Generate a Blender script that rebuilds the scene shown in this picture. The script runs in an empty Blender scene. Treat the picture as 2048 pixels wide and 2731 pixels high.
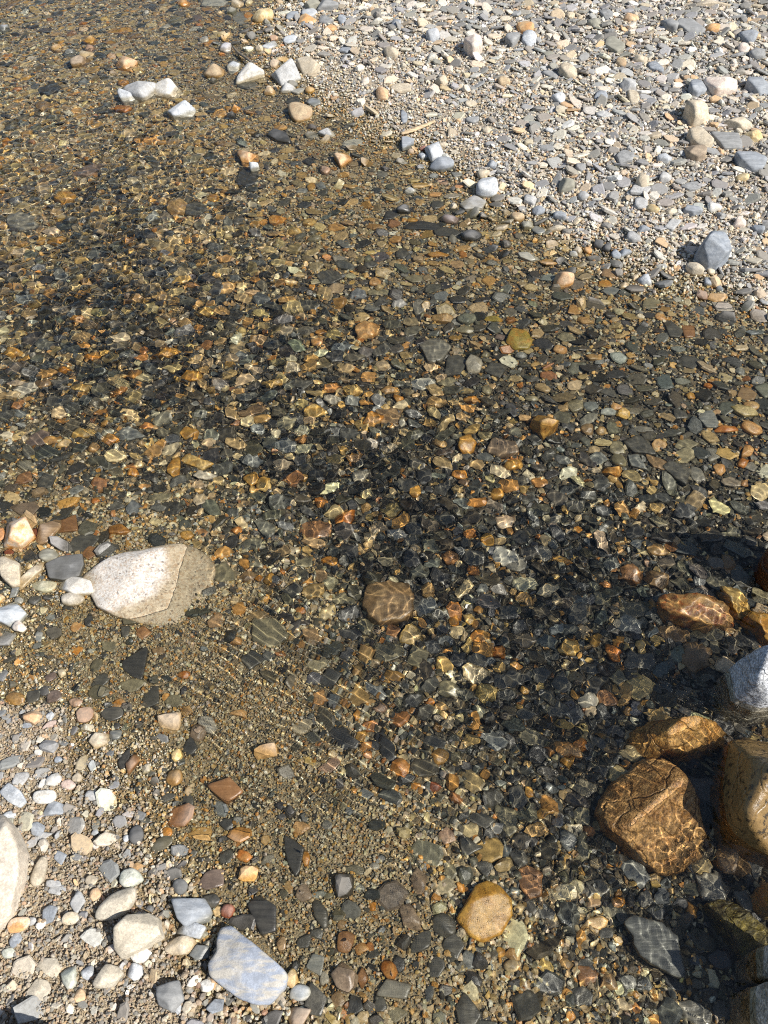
import bpy, bmesh, math, random
import numpy as np
from mathutils import Vector, Matrix, noise as mnoise

rng = np.random.default_rng(7)
R = math.radians
SC = 10.0            # ten scene units to the metre: the caustics solver wants the shallows to be thicker than a thousandth of a unit
sc = bpy.context.scene
COL = sc.collection
sc.unit_settings.system = 'METRIC'; sc.unit_settings.scale_length = 1 / SC

# ------------------------------------------------------------------ camera
CAM_H, DEP, LENS = 1.5, R(53), 29.0
cam_d = bpy.data.cameras.new('camera'); cam_d.lens = LENS; cam_d.sensor_width = 36
cam_d.clip_start = 0.05; cam_d.clip_end = 5000
cam = bpy.data.objects.new('camera', cam_d); COL.objects.link(cam)
cam.location = (0, 0, CAM_H * SC); cam.rotation_euler = (R(90) - DEP, 0, 0)
sc.camera = cam
SD, CD = math.sin(DEP), math.cos(DEP)

def ray(px, py):
    u = (px - 1024) / 2731 * 36 / LENS; v = (1365.5 - py) / 2731 * 36 / LENS
    return np.array([u, CD + v * SD, -SD + v * CD])

def ground(px, py, z=0.0):
    """pixel of the 2048x2731 photograph -> point on the level z; below the water the ray bends as it enters."""
    d = ray(px, py); o = np.array([0, 0, CAM_H])
    if z >= 0:
        return o + d * ((z - CAM_H) / d[2])
    p = o + d * (-CAM_H / d[2])
    d = d / np.linalg.norm(d); n = 1 / 1.33
    c = -d[2]; t = d * n + np.array([0, 0, n * c - math.sqrt(1 - n * n * (1 - c * c))])
    return p + t * (z / t[2])

def scale_at(px, py):
    """metres per photo pixel across the line of sight, and the sine of the view's slope there"""
    d = ray(px, py); t = CAM_H / -d[2]
    dep = -d[2] / np.linalg.norm(d)
    return t / 2731 * 36 / LENS, dep

# ------------------------------------------------------------------ smooth fields over the ground
GX0, GX1, GY0, GY1, GS = -3.4, 3.4, -0.4, 6.4, 0.04
class Field:
    def __init__(self, pts):
        P = np.array([ground(a, b)[:2] for a, b, _ in pts]); v = np.array([c for _, _, c in pts], float)
        D = np.linalg.norm(P[:, None] - P[None], axis=2)
        self.w = np.linalg.solve(np.block([[D + 1e-6 * np.eye(len(P)), np.ones((len(P), 1))], [np.ones((1, len(P))), np.zeros((1, 1))]]), np.append(v, 0))
        gx = np.arange(GX0, GX1 + GS, GS); gy = np.arange(GY0, GY1 + GS, GS)
        X, Y = np.meshgrid(gx, gy)
        Q = np.stack([X.ravel(), Y.ravel()], 1)
        out = np.full(len(Q), self.w[-1])
        for (cx, cy), w in zip(P, self.w[:-1]):
            out += w * np.sqrt((Q[:, 0] - cx) ** 2 + (Q[:, 1] - cy) ** 2 + 0.0004)
        self.g = out.reshape(X.shape)
    def __call__(self, x, y):
        fx = np.clip((np.asarray(x) - GX0) / GS, 0, self.g.shape[1] - 1.001); fy = np.clip((np.asarray(y) - GY0) / GS, 0, self.g.shape[0] - 1.001)
        i = fx.astype(int); j = fy.astype(int); a = fx - i; b = fy - j
        g = self.g
        return (g[j, i] * (1 - a) + g[j, i + 1] * a) * (1 - b) + (g[j + 1, i] * (1 - a) + g[j + 1, i + 1] * a) * b

SHORE = [(740,0),(705,70),(690,130),(760,215),(830,255),(900,305),(1020,365),(1160,425),(1240,490),(1340,555),(1450,610),(1560,668),(1640,725),(1780,745),(1900,775),(2048,830)]
H_PTS = [(x, y, 0.0) for x, y in SHORE] + [
 (0,0,-2),(300,0,-2.4),(600,0,-1.5),(900,0,2),(1300,0,5),(2048,0,8),(0,200,-3),(300,200,-2.6),(560,170,-1.5),(850,130,2),(1300,200,5),(2048,200,8.5),
 (0,400,-3.6),(400,400,-3.4),(700,350,-1.6),(960,240,1.6),(1200,330,2.6),(1500,430,5),(2048,420,7.5),(0,700,-4.4),(500,700,-4.6),(900,600,-2.2),(1100,520,-1.1),
 (1400,480,2),(1700,600,2.6),(2048,640,4),(1500,800,-1.7),(1300,900,-3),(2000,950,-2),(1700,1100,-3.6),(2000,1300,-5),(1000,900,-4.6),(500,1000,-5),(0,1000,-4),
 (0,1250,-2),(300,1250,-4),(800,1300,-6),(1300,1300,-6),(1600,1500,-7.5),(2000,1700,-9),(1000,1600,-6.5),(1400,1800,-7.5),(1900,2000,-10),(1600,2300,-7.5),(1950,2600,-10),
 (1300,2300,-3.6),(1100,2000,-3),(800,1800,-2),(600,1700,-1.7),(450,1500,-1.7),(0,1500,-.2),(150,1450,-.4),(120,1700,-.5),(60,1850,-.35),(300,1850,-.6),(500,2000,-.8),(700,2200,-.8),
 (900,2400,-1),(1150,2650,-1.8),(960,2731,-.9),(1500,2731,-5),(100,1960,1.0),(330,2020,.1),(250,2150,.75),(450,2250,-.1),(100,2300,1.9),(350,2450,1.2),(560,2440,-.1),(620,2300,-.5),(100,2731,3.6),
 (500,2640,.9),(720,2640,-.1),(300,2600,2.0)]
F_H = Field([(a, b, c * 0.01) for a, b, c in H_PTS])
STEP_A, STEP_B = ground(-60, 1882)[:2], ground(225, 1893)[:2]

def fbm(x, y, scale, octaves=3, seed=0):
    out = np.zeros_like(x); r = np.random.default_rng(seed); amp = 1.0; k = 2 * math.pi / scale
    for o in range(octaves):
        for _ in range(7):
            a = r.uniform(0, 6.283); kk = k * r.uniform(.7, 1.4)
            out += amp * np.sin(kk * (x * math.cos(a) + y * math.sin(a)) + r.uniform(0, 6.283) + 1.3 * np.sin(kk * .6 * (y * math.cos(a) - x * math.sin(a)) + r.uniform(0, 6.28)))
        amp *= .5; k *= 2
    return out / 5

def terrain(x, y):
    x = np.asarray(x, float); y = np.asarray(y, float)
    xc = np.clip(x, GX0, GX1); yc = np.clip(y, GY0, GY1)
    h = F_H(xc, yc)
    h = h + .0035 * fbm(xc, yc, .30, 3, 3) + .008 * fbm(xc, yc, .8, 1, 5) * np.clip(h / .03, 0, 1)
    near = np.clip((1.0 - yc) / .3, 0, 1) * np.clip((-.1 - xc) / .2, 0, 1) * np.clip(h / .006, 0, 1)
    h = h + near * (.0042 * fbm(xc, yc, .055, 2, 8))
    # the small cut edge in the gravel at the left
    d = STEP_B - STEP_A; L = np.hypot(*d); t = ((xc - STEP_A[0]) * d[0] + (yc - STEP_A[1]) * d[1]) / L
    s = ((xc - STEP_A[0]) * -d[1] + (yc - STEP_A[1]) * d[0]) / L + .004 * np.sin(t * 90) + .003 * np.sin(t * 210 + 1)
    fade = np.clip((L - t) / .06, 0, 1)
    h = h + fade * .013 * (np.clip(.5 - s / .008, 0, 1) * np.exp(-np.clip(-s, 0, 9) / .12)) - fade * .004 * np.exp(-((s - .012) / .012) ** 2)
    return h

# ------------------------------------------------------------------ mesh helpers
def link_mesh(name, V, F, mat, smooth=False, col=None):
    """V (n,3); F list of arrays, each (m,k) faces of one size; one mesh object"""
    me = bpy.data.meshes.new(name)
    nl = sum(f.size for f in F); nf = sum(len(f) for f in F)
    me.vertices.add(len(V)); me.vertices.foreach_set('co', np.ascontiguousarray(V * SC, np.float32).ravel())
    me.loops.add(nl); me.loops.foreach_set('vertex_index', np.concatenate([f.ravel() for f in F]).astype(np.int32))
    sizes = np.concatenate([np.full(len(f), f.shape[1]) for f in F])
    me.polygons.add(nf); me.polygons.foreach_set('loop_start', np.concatenate([[0], np.cumsum(sizes)[:-1]]).astype(np.int32))
    if col is not None:
        at = me.attributes.new('tint', 'FLOAT_COLOR', 'POINT'); at.data.foreach_set('color', np.ascontiguousarray(col, np.float32).ravel())
    me.update(calc_edges=True)
    me.polygons.foreach_set('use_smooth', np.full(nf, smooth))
    me.materials.append(mat)
    o = bpy.data.objects.new(name, me); COL.objects.link(o)
    return o

def set_props(o, label=None, cat=None, group=None, kind=None):
    for k, v in (('label', label), ('category', cat), ('group', group), ('kind', kind)):
        if v: o[k] = v
    return o

def tensor_sheet(xs, ys):
    X, Y = np.meshgrid(xs, ys)
    n, m = X.shape
    i = np.arange(n * m).reshape(n, m)
    F = np.stack([i[:-1, :-1], i[:-1, 1:], i[1:, 1:], i[1:, :-1]], -1).reshape(-1, 4)
    return X.ravel(), Y.ravel(), F

def graded(a, b, step, far, growth=1.25):
    """even spacing from a to b, then growing steps out to +-far"""
    core = np.arange(a, b + step / 2, step)
    out = []; s = step; p = b
    while p < far: s *= growth; p += s; out.append(p)
    lo = []; s = step; p = a
    while p > -far: s *= growth; p -= s; lo.append(p)
    return np.array(lo[::-1] + list(core) + out)

def ico(sub):
    bm = bmesh.new(); bmesh.ops.create_icosphere(bm, subdivisions=sub, radius=1)
    V = np.array([v.co[:] for v in bm.verts]); F = np.array([[v.index for v in f.verts] for f in bm.faces]); bm.free()
    return V / np.linalg.norm(V, axis=1)[:, None], F
ICO = {k: ico(k) for k in (1, 2, 3, 4, 5)}

def cut_stone(V, planes, dist, p):
    """soft intersection of half-spaces, sampled along the directions V: a faceted stone with worn edges"""
    a = np.clip(V @ planes.T / dist[None], 0, None)
    r = (a ** p).sum(1) ** (-1 / p)
    return V * r[:, None]

# ------------------------------------------------------------------ node helper
class NT:
    def __init__(self, mat):
        mat.use_nodes = True; self.t = mat.node_tree; self.t.nodes.clear(); self.m = mat
    def pos(self):
        """the shading point in metres"""
        v = self.t.nodes.new('ShaderNodeVectorMath'); v.operation = 'SCALE'; v.inputs['Scale'].default_value = 1 / SC
        self.t.links.new(self.n('ShaderNodeNewGeometry').outputs['Position'], v.inputs[0]); return v.outputs[0]
    def n(self, typ, props=None, **ins):
        nd = self.t.nodes.new(typ)
        for k, v in (props or {}).items(): setattr(nd, k, v)
        for k, v in ins.items():
            k2 = int(k[1:]) if k[0] == '_' and k[1:].isdigit() else k.replace('_', ' ')
            s = nd.inputs[k2]
            if hasattr(v, 'bl_idname') or isinstance(v, bpy.types.NodeSocket): self.t.links.new(v, s)
            else: s.default_value = v
        return nd
    def mix(self, f, a, b, blend='MIX'):
        nd = self.t.nodes.new('ShaderNodeMix'); nd.data_type = 'RGBA'; nd.blend_type = blend
        for s, v in ((nd.inputs['Factor'], f), (nd.inputs[6], a), (nd.inputs[7], b)):
            if isinstance(v, bpy.types.NodeSocket): self.t.links.new(v, s)
            else: s.default_value = v
        return nd.outputs[2]
    def math(self, op, a, b=0.0, c=0.0, clamp=False):
        nd = self.t.nodes.new('ShaderNodeMath'); nd.operation = op; nd.use_clamp = clamp
        for s, v in zip(nd.inputs, (a, b, c)):
            if isinstance(v, bpy.types.NodeSocket): self.t.links.new(v, s)
            else: s.default_value = v
        return nd.outputs[0]
    def ramp(self, x, lo, hi, a=0.0, b=1.0):
        nd = self.t.nodes.new('ShaderNodeMapRange'); nd.interpolation_type = 'SMOOTHSTEP'
        self.t.links.new(x, nd.inputs[0])
        for i, v in zip((1, 2, 3, 4), (lo, hi, a, b)): nd.inputs[i].default_value = v
        return nd.outputs[0]

def wetness(N, lo=.001, hi=.014):
    """1 below the water line and in the damp band just above it"""
    pos = N.pos()
    z = N.n('ShaderNodeSeparateXYZ', None, Vector=pos).outputs['Z']
    nz = N.n('ShaderNodeTexNoise', None, Vector=pos, Scale=14.0, Detail=3.0).outputs['Fac']
    z2 = N.math('MULTIPLY_ADD', nz, -.02, N.math('ADD', z, .010))
    return pos, N.ramp(z2, lo, hi, 1.0, 0.0)

def wet_colour(N, col, w, film=(.96, .91, .75, 1)):
    """damp stone in the air is dark; stone under water is saturated and carries a thin olive film of algae"""
    z = N.n('ShaderNodeSeparateXYZ', None, Vector=N.pos()).outputs['Z']
    val = N.ramp(z, -.002, .003, .98, .66)
    g = N.n('ShaderNodeHueSaturation', None, Color=col, Saturation=1.06, Value=val).outputs[0]
    g = N.mix(1.0, g, film, 'MULTIPLY')
    return N.mix(w, col, g)
# ------------------------------------------------------------------ materials
def gravel_mat(name='stone_chips', dust=.32, wet=True):
    m = bpy.data.materials.new(name); N = NT(m)
    pos, w = wetness(N)
    tint = N.n('ShaderNodeAttribute', {'attribute_name': 'tint'})
    c = tint.outputs['Color']
    n1 = N.n('ShaderNodeTexNoise', None, Vector=pos, Scale=160.0, Detail=5.0, Roughness=.65).outputs['Fac']
    n2 = N.n('ShaderNodeTexNoise', None, Vector=pos, Scale=900.0, Detail=2.0).outputs['Fac']
    k = N.math('MULTIPLY', N.ramp(n1, .25, .75, .68, 1.32), N.ramp(n2, .25, .75, .8, 1.2))
    kc = N.n('ShaderNodeCombineColor', None, Red=k, Green=k, Blue=k).outputs[0]
    c = N.mix(1.0, c, kc, 'MULTIPLY')
    dusty = N.mix(dust, c, (.50, .46, .40, 1))
    dry = dusty
    c = N.mix(w, dry, wet_colour(N, c, 1.0))
    rough = N.math('MULTIPLY_ADD', w, -.5, .85)
    b = N.n('ShaderNodeBump', None, Strength=.45, Distance=.0015 * SC, Height=N.math('ADD', n1, N.math('MULTIPLY', n2, .4)))
    p = N.n('ShaderNodeBsdfPrincipled', None, Base_Color=c, Roughness=rough, Normal=b.outputs[0])
    N.n('ShaderNodeOutputMaterial', None, Surface=p.outputs[0])
    return m

def ground_mat():
    m = bpy.data.materials.new('coarse_sand'); N = NT(m)
    pos, w = wetness(N)
    v = N.n('ShaderNodeTexVoronoi', None, Vector=pos, Scale=330.0)
    v2 = N.n('ShaderNodeTexVoronoi', None, Vector=pos, Scale=150.0)
    cs = N.n('ShaderNodeSeparateColor', None, Color=v.outputs['Color'])
    r = N.n('ShaderNodeValToRGB', None, Fac=cs.outputs[0])
    e = r.color_ramp.elements; e[0].position = 0; e[0].color = (.22, .185, .14, 1); e[1].position = 1; e[1].color = (.62, .54, .41, 1)
    for q, cc in ((.2, (.23, .215, .19, 1)), (.4, (.44, .36, .25, 1)), (.6, (.40, .28, .15, 1)), (.8, (.52, .44, .32, 1))):
        x = e.new(q); x.color = cc
    n1 = N.n('ShaderNodeTexNoise', None, Vector=pos, Scale=9.0, Detail=4.0).outputs['Fac']
    c = N.mix(N.ramp(n1, .3, .7, 0, .55), r.outputs[0], (.36, .31, .235, 1))
    c = N.mix(w, N.mix(.3, c, (.53, .475, .395, 1)), wet_colour(N, c, 1.0))
    silt = N.n('ShaderNodeAttribute', {'attribute_name': 'tint'}).outputs['Color']
    c = N.mix(1.0, c, silt, 'MULTIPLY')
    hgt = N.math('MULTIPLY_ADD', v.outputs['Distance'], -1.0, N.math('MULTIPLY', v2.outputs['Distance'], -.8))
    b = N.n('ShaderNodeBump', None, Strength=.8, Distance=.004 * SC, Height=hgt)
    p = N.n('ShaderNodeBsdfPrincipled', None, Base_Color=c, Roughness=.85, Normal=b.outputs[0])
    N.n('ShaderNodeOutputMaterial', None, Surface=p.outputs[0])
    return m

def water_mat():
    m = bpy.data.materials.new('clear_water'); N = NT(m)
    g = N.n('ShaderNodeBsdfGlass', None, Color=(.985, .985, .95, 1), Roughness=0.0, IOR=1.333)
    N.n('ShaderNodeOutputMaterial', None, Surface=g.outputs[0])
    return m
M_GRAVEL = gravel_mat(); M_GROUND = ground_mat(); M_WATER = water_mat()

# ------------------------------------------------------------------ ground and water
# share of fine tan grit (1) against slate and pebbles (0)
G_PTS = [(0,0,.62),(300,300,.68),(0,500,.5),(500,550,.4),(700,300,.7),(400,100,.6),(950,420,.75),(800,180,.9),(950,260,.95),(1050,330,.95),(1300,380,.85),(1150,370,.95),(1420,520,.8),(1250,560,.5),(1500,640,.6),(1700,690,.75),(1950,760,.6),(1900,880,.55),(1300,100,.3),(1800,300,.22),(1600,200,.3),(1150,180,.55),(1300,280,.6),(1500,350,.5),
 (1500,520,.5),(2000,600,.4),(1400,480,.45),(1450,250,.4),(1700,480,.3),(300,900,.05),(900,900,0),(1500,1000,.05),(1800,1100,0),(1200,1500,0),(1400,1800,0),(700,1300,.1),(150,1150,.2),(300,1480,.8),(450,1650,.98),(120,1650,.9),(600,1760,1.02),(750,1900,1.02),(500,2000,1.0),(700,2250,1.0),(900,2150,1.0),(1000,2350,.95),(850,2400,.98),
 (1000,1800,.35),(1150,2150,.5),(1100,2500,.8),(900,2650,.7),(1400,2250,.25),(1500,2500,.55),(1650,2300,.2),(1900,2200,0),(200,2200,.7),(300,2600,.9),(500,2400,.6),(100,2000,.75),(1300,2700,.6),(650,2700,.6)]
F_G = Field(G_PTS)

gx = graded(-2.6, 2.6, .0125, 70); gy = graded(-.25, 5.6, .0125, 70)
X, Y, F = tensor_sheet(gx, gy)
gz = terrain(X, Y); dk = np.clip((.55 - F_G(X, Y)) / .45, 0, 1) * np.clip(.5 - gz / .01, 0, 1)      # dark slate silt in the channel, tan grit on the shelf
nr = np.clip((1.1 - Y) / .2, 0, 1) * np.clip((.2 - X) / .2, 0, 1) * np.clip(gz / .006, 0, 1)      # browner grit on the near bank
silt = np.stack([(1 - .68 * dk) * (1 - .20 * nr), (1 - .66 * dk) * (1 - .26 * nr), (1 - .62 * dk) * (1 - .36 * nr), np.ones_like(dk)], 1)
bed = link_mesh('stream_bed', np.stack([X, Y, gz - .003], 1), [F], M_GROUND, True, silt)
set_props(bed, 'sandy stream bed rising into a pale gravel bank', 'ground', kind='structure')

A_PTS = [(1700,900,.10),(1500,700,.12),(1100,560,.22),(900,450,.35),(1950,1200,.2),(1300,1000,.55),(1000,1000,.9),(600,800,1),(200,600,1.9),(300,300,2.0),(0,0,1.6),(0,300,2),(500,450,1.6),(200,900,1.6),(0,1000,1.3),(600,100,.5),(1300,1400,1),(1000,1500,1),
 (1600,1800,1),(1500,2300,.9),(1900,2100,.7),(1950,2500,.5),(800,1750,.5),(500,1900,.22),(900,2300,.25),(1150,2600,.35),(0,1200,.3),(200,1100,.7),(700,1300,1),(100,1700,.05),(200,2400,0),(1700,300,0),(800,2600,.1),(700,2200,.15),(600,2050,.2),(2048,1600,.8)]
B_PTS = [(700,1900,1),(900,2050,.9),(600,1720,1),(450,1300,-.2),(480,1400,-.4),(395,1560,-.5),(250,1560,-.3),(540,1480,-.3),(330,1650,-.2),(480,1640,-.2),(600,1560,.3),(580,1680,.8),(1100,2200,.6),(300,1500,.2),(1300,1900,.3),(1500,2300,.1),(1310,2440,-.1),(250,1750,0),(400,2000,.2),(600,2200,.1),(900,2450,.1),(1300,2600,.1),
 (300,1150,.5),(800,1500,.15),(1000,1200,.1),(1040,1590,0),(600,900,.4),(1500,1300,.1),(1700,900,0),(1300,700,0),(300,300,.4),(0,700,.5),(2000,2000,.3),(2000,300,0),(200,2500,0)]
F_A, F_B = Field(A_PTS), Field(B_PTS)

def waves(x, y):
    r = np.random.default_rng(11)
    a = np.clip(F_A(x, y), 0, 2.1) * np.clip(.85 + .32 * fbm(x, y, .45, 2, 23), .3, 1.5); b = np.clip(F_B(x, y), 0, 1.1) * np.clip(.9 + .4 * fbm(x, y, .35, 2, 24), .2, 1.5)
    h1 = np.zeros_like(x); h2 = np.zeros_like(x)
    wx = x + .012 * fbm(x, y, .25, 2, 21); wy = y + .012 * fbm(x, y, .25, 2, 22)
    for j in range(26):
        lam = .0125 + .034 * r.random() ** 1.6; t = r.uniform(0, 6.283); k = 6.283 / lam
        h1 += WA * (lam / .035) ** 1.35 * np.sin(k * (wx * math.cos(t) + wy * math.sin(t)) + r.uniform(0, 6.28))
    for j in range(9):
        lam = r.uniform(.0125, .019); t = R(57) + r.normal(0, .055); k = 6.283 / lam
        h2 += WB * (lam / .014) ** 1.4 * np.sin(k * (wx * math.cos(t) + wy * math.sin(t)) + r.uniform(0, 6.28))
    return a * h1 + b * h2
WA, WB = .00034, .00046
wxs = np.concatenate([graded(-.95, .95, .003, 70, 1.5)]); _o = np.abs(wxs) < .951; wxs = np.concatenate([-np.array(graded(.95, 2.2, .0055, 70, 1.5)[graded(.95, 2.2, .0055, 70, 1.5) > .953][::-1]), wxs[_o], graded(.95, 2.2, .0055, 70, 1.5)[graded(.95, 2.2, .0055, 70, 1.5) > .953]])
ys_core = [.0 - .1]; s = .004
while ys_core[-1] < 5.4: ys_core.append(ys_core[-1] + .0026 + .0019 * max(0, ys_core[-1] - .75))
far_y = []; p, s = ys_core[-1], .012
while p < 70: s *= 1.5; p += s; far_y.append(p)
near_y = []; p, s = ys_core[0], .004
while p > -70: s *= 1.5; p -= s; near_y.append(p)
wys = np.array(near_y[::-1] + ys_core + far_y)
X, Y, F = tensor_sheet(wxs, wys)
core = (np.abs(X) < 2.6) & (Y > -.3) & (Y < 5.8)
Z = np.zeros_like(X); Z[core] = waves(X[core], Y[core])
keep = (terrain(X, Y) < .012)[F].any(1)
F = F[keep]; used = np.unique(F); re = np.full(len(X), -1); re[used] = np.arange(len(used))
water = link_mesh('water', np.stack([X, Y, Z], 1)[used], [re[F]], M_WATER, True)
set_props(water, 'clear shallow rippled stream water over pebbles', 'water', kind='structure')
water.cycles.is_caustics_caster = True
# ------------------------------------------------------------------ loose gravel (uncountable): four sheets of small stones
def slate_proto(r, n=8):
    """flat angular chip: an irregular polygon with a broken rim"""
    k = r.integers(4, 7); pa = np.sort(r.uniform(0, 6.283, k)); pa = np.linspace(0, 6.283, k, endpoint=False) + r.normal(0, .28, k); pd = r.uniform(.7, 1.05, k)
    th = np.linspace(0, 6.283, n, endpoint=False) + r.uniform(-.2, .2, n)
    a = np.clip(np.cos(th[:, None] - pa[None]) / pd[None], 0, None); rad = (a ** 34).sum(1) ** (-1 / 34.); rad = np.minimum(rad, 1.25)
    P = np.stack([rad * np.cos(th), rad * np.sin(th) * r.uniform(.5, .85)], 1)
    t = r.uniform(.11, .24); tilt = r.normal(0, .12, 2)
    rings = [(.72, -t), (.97, -t * .45), (1.0, t * .45), (.80, t)]
    V = []
    for s, z in rings:
        q = P * s * r.uniform(.95, 1.05, (n, 1)); V.append(np.column_stack([q, z + q @ tilt * (1 if z > 0 else .4) + r.normal(0, t * .07, n)]))
    V = np.concatenate(V + [np.array([[0, 0, -t], [0, 0, t * 1.04]])])
    i = np.arange(n); j = (i + 1) % n
    F = []
    for b in range(3): F += [np.stack([b * n + i, b * n + j, (b + 1) * n + j], 1), np.stack([b * n + i, (b + 1) * n + j, (b + 1) * n + i], 1)]
    F += [np.stack([np.full(n, 4 * n), j, i], 1), np.stack([np.full(n, 4 * n + 1), 3 * n + i, 3 * n + j], 1)]
    return V, np.concatenate(F)

def block_proto(r, sub=2, p=9, flat=.65):
    k = r.integers(5, 10); d = r.normal(0, 1, (k, 3)); d /= np.linalg.norm(d, axis=1)[:, None]
    d = np.concatenate([d, np.eye(3), -np.eye(3)])
    V, F = ICO[sub]
    V = cut_stone(V, d, r.uniform(.62, 1.0, len(d)), p) * np.array([1, r.uniform(.65, .95), flat * r.uniform(.75, 1.15)])
    return V / np.abs(V[:, :2]).max(), F

pr = np.random.default_rng(5)
SLATES = [slate_proto(pr) for _ in range(36)]
BLOCKS = [block_proto(pr, 2, pr.choice([14, 24, 40])) for _ in range(24)]
def tiny_proto(r):
    p = (1 + 5 ** .5) / 2
    V = np.array([(-1,p,0),(1,p,0),(-1,-p,0),(1,-p,0),(0,-1,p),(0,1,p),(0,-1,-p),(0,1,-p),(p,0,-1),(p,0,1),(-p,0,-1),(-p,0,1)], float) / 1.9
    F = np.array([(0,11,5),(0,5,1),(0,1,7),(0,7,10),(0,10,11),(1,5,9),(5,11,4),(11,10,2),(10,7,6),(7,1,8),(3,9,4),(3,4,2),(3,2,6),(3,6,8),(3,8,9),(4,9,5),(2,4,11),(6,2,10),(8,6,7),(9,8,1)])
    return V * r.uniform(.7, 1.1, (12, 1)) * np.array([1, r.uniform(.6, 1), r.uniform(.5, .9)]), F
TINY = [tiny_proto(pr) for _ in range(20)]
GRAINS = [block_proto(pr, 1, 14, .75) for _ in range(16)]

PAL = {  # base colours of clean dry stone
 'black': [(.066,.066,.064), (.09,.09,.085), (.052,.052,.05), (.11,.104,.085), (.088,.08,.066), (.12,.122,.122), (.15,.142,.115)],
 'slate': [(.150,.163,.178), (.215,.228,.240), (.105,.112,.120), (.165,.170,.150), (.27,.285,.295), (.13,.125,.12), (.19,.165,.14)],
 'tan':   [(.50,.39,.23), (.58,.47,.31), (.52,.36,.17), (.43,.32,.19), (.62,.54,.40), (.50,.29,.115)],
 'gold':  [(.46,.36,.21), (.52,.40,.22), (.38,.30,.19), (.50,.32,.14), (.33,.27,.18)],
 'pale':  [(.62,.55,.43), (.68,.63,.54), (.56,.49,.38), (.52,.50,.45)],
 'rust':  [(.46,.22,.085), (.52,.28,.105), (.36,.19,.095)],
}
def pick(r, n, w):
    keys = list(w); pr_ = np.array([w[k] for k in keys], float); ch = r.choice(len(keys), n, p=pr_ / pr_.sum())
    out = np.zeros((n, 3))
    for i, k in enumerate(keys):
        m = ch == i; out[m] = np.array(PAL[k])[r.integers(0, len(PAL[k]), m.sum())]
    out *= np.exp(r.normal(0, .20, (n, 1))) * np.exp(r.normal(0, .03, (n, 3)))
    return np.clip(out, .02, .78)

VIEW = np.array([ground(-260, -120)[:2], ground(2308, -120)[:2], ground(2500, 2850)[:2], ground(-450, 2850)[:2]])
def in_view(x, y):
    ok = np.ones(len(x), bool)
    for a, b in zip(VIEW, np.roll(VIEW, -1, 0)):
        ok &= (b[0] - a[0]) * (y - a[1]) - (b[1] - a[1]) * (x - a[0]) <= 0
    return ok

class Grid:
    """spatial hash for keeping stones apart"""
    def __init__(self, cell): self.c = cell; self.d = {}
    def free(self, x, y, rad):
        n = int(math.ceil((rad + self.c) / self.c)); i, j = int(x // self.c), int(y // self.c)
        for a in range(i - n, i + n + 1):
            for b in range(j - n, j + n + 1):
                for (px, py, pr_) in self.d.get((a, b), ()):
                    if (px - x) ** 2 + (py - y) ** 2 < (rad + pr_) ** 2: return False
        return True
    def add(self, x, y, rad): self.d.setdefault((int(x // self.c), int(y // self.c)), []).append((x, y, rad))
GRID = Grid(.05)

def scatter(seed, n, smin, smax, power, dens):
    """positions kept apart; sizes (half lengths) from smin to smax, small ones commoner"""
    r = np.random.default_rng(seed)
    x = r.uniform(VIEW[:, 0].min(), VIEW[:, 0].max(), n); y = r.uniform(VIEW[:, 1].min(), VIEW[:, 1].max(), n)
    ok = in_view(x, y); x, y = x[ok], y[ok]
    ok = r.random(len(x)) < dens(x, y); x, y = x[ok], y[ok]
    s = smin + (smax - smin) * r.random(len(x)) ** power
    return r, x, y, s

def build(name, label, cat, groups, mat=None):
    """groups: (protos, x, y, z, size, yaw, tilt, colour)"""
    VV, FF, CC = [], [], []; base = 0
    r = np.random.default_rng(99)
    for protos, x, y, z, s, yaw, tilt, colr in groups:
        which = r.integers(0, len(protos), len(x))
        for k, (V, F) in enumerate(protos):
            m = np.nonzero(which == k)[0]
            if not len(m): continue
            n = len(m); cy, sy = np.cos(yaw[m]), np.sin(yaw[m])
            tx, ty = tilt[m, 0], tilt[m, 1]
            P = V[None] * s[m, None, None]
            # tilt (small angles, then yaw)
            Px = P[..., 0] + P[..., 2] * np.sin(ty)[:, None]; Pz = P[..., 2] * np.cos(ty)[:, None] - P[..., 0] * np.sin(ty)[:, None]
            Py = P[..., 1] + Pz * np.sin(tx)[:, None]; Pz = Pz - P[..., 1] * np.sin(tx)[:, None]
            Q = np.stack([Px * cy[:, None] - Py * sy[:, None] + x[m, None], Px * sy[:, None] + Py * cy[:, None] + y[m, None], Pz + z[m, None]], -1)
            VV.append(Q.reshape(-1, 3)); CC.append(np.repeat(np.column_stack([colr[m], np.ones(n)]), len(V), 0))
            FF.append((F[None] + (base + np.arange(n) * len(V))[:, None, None]).reshape(-1, 3)); base += n * len(V)
    o = link_mesh(name, np.concatenate(VV), [np.concatenate(FF)], mat or M_GRAVEL, False, np.concatenate(CC))
    set_props(o, label, cat, kind='stuff'); o.cycles.is_caustics_receiver = True
    return o
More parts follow.
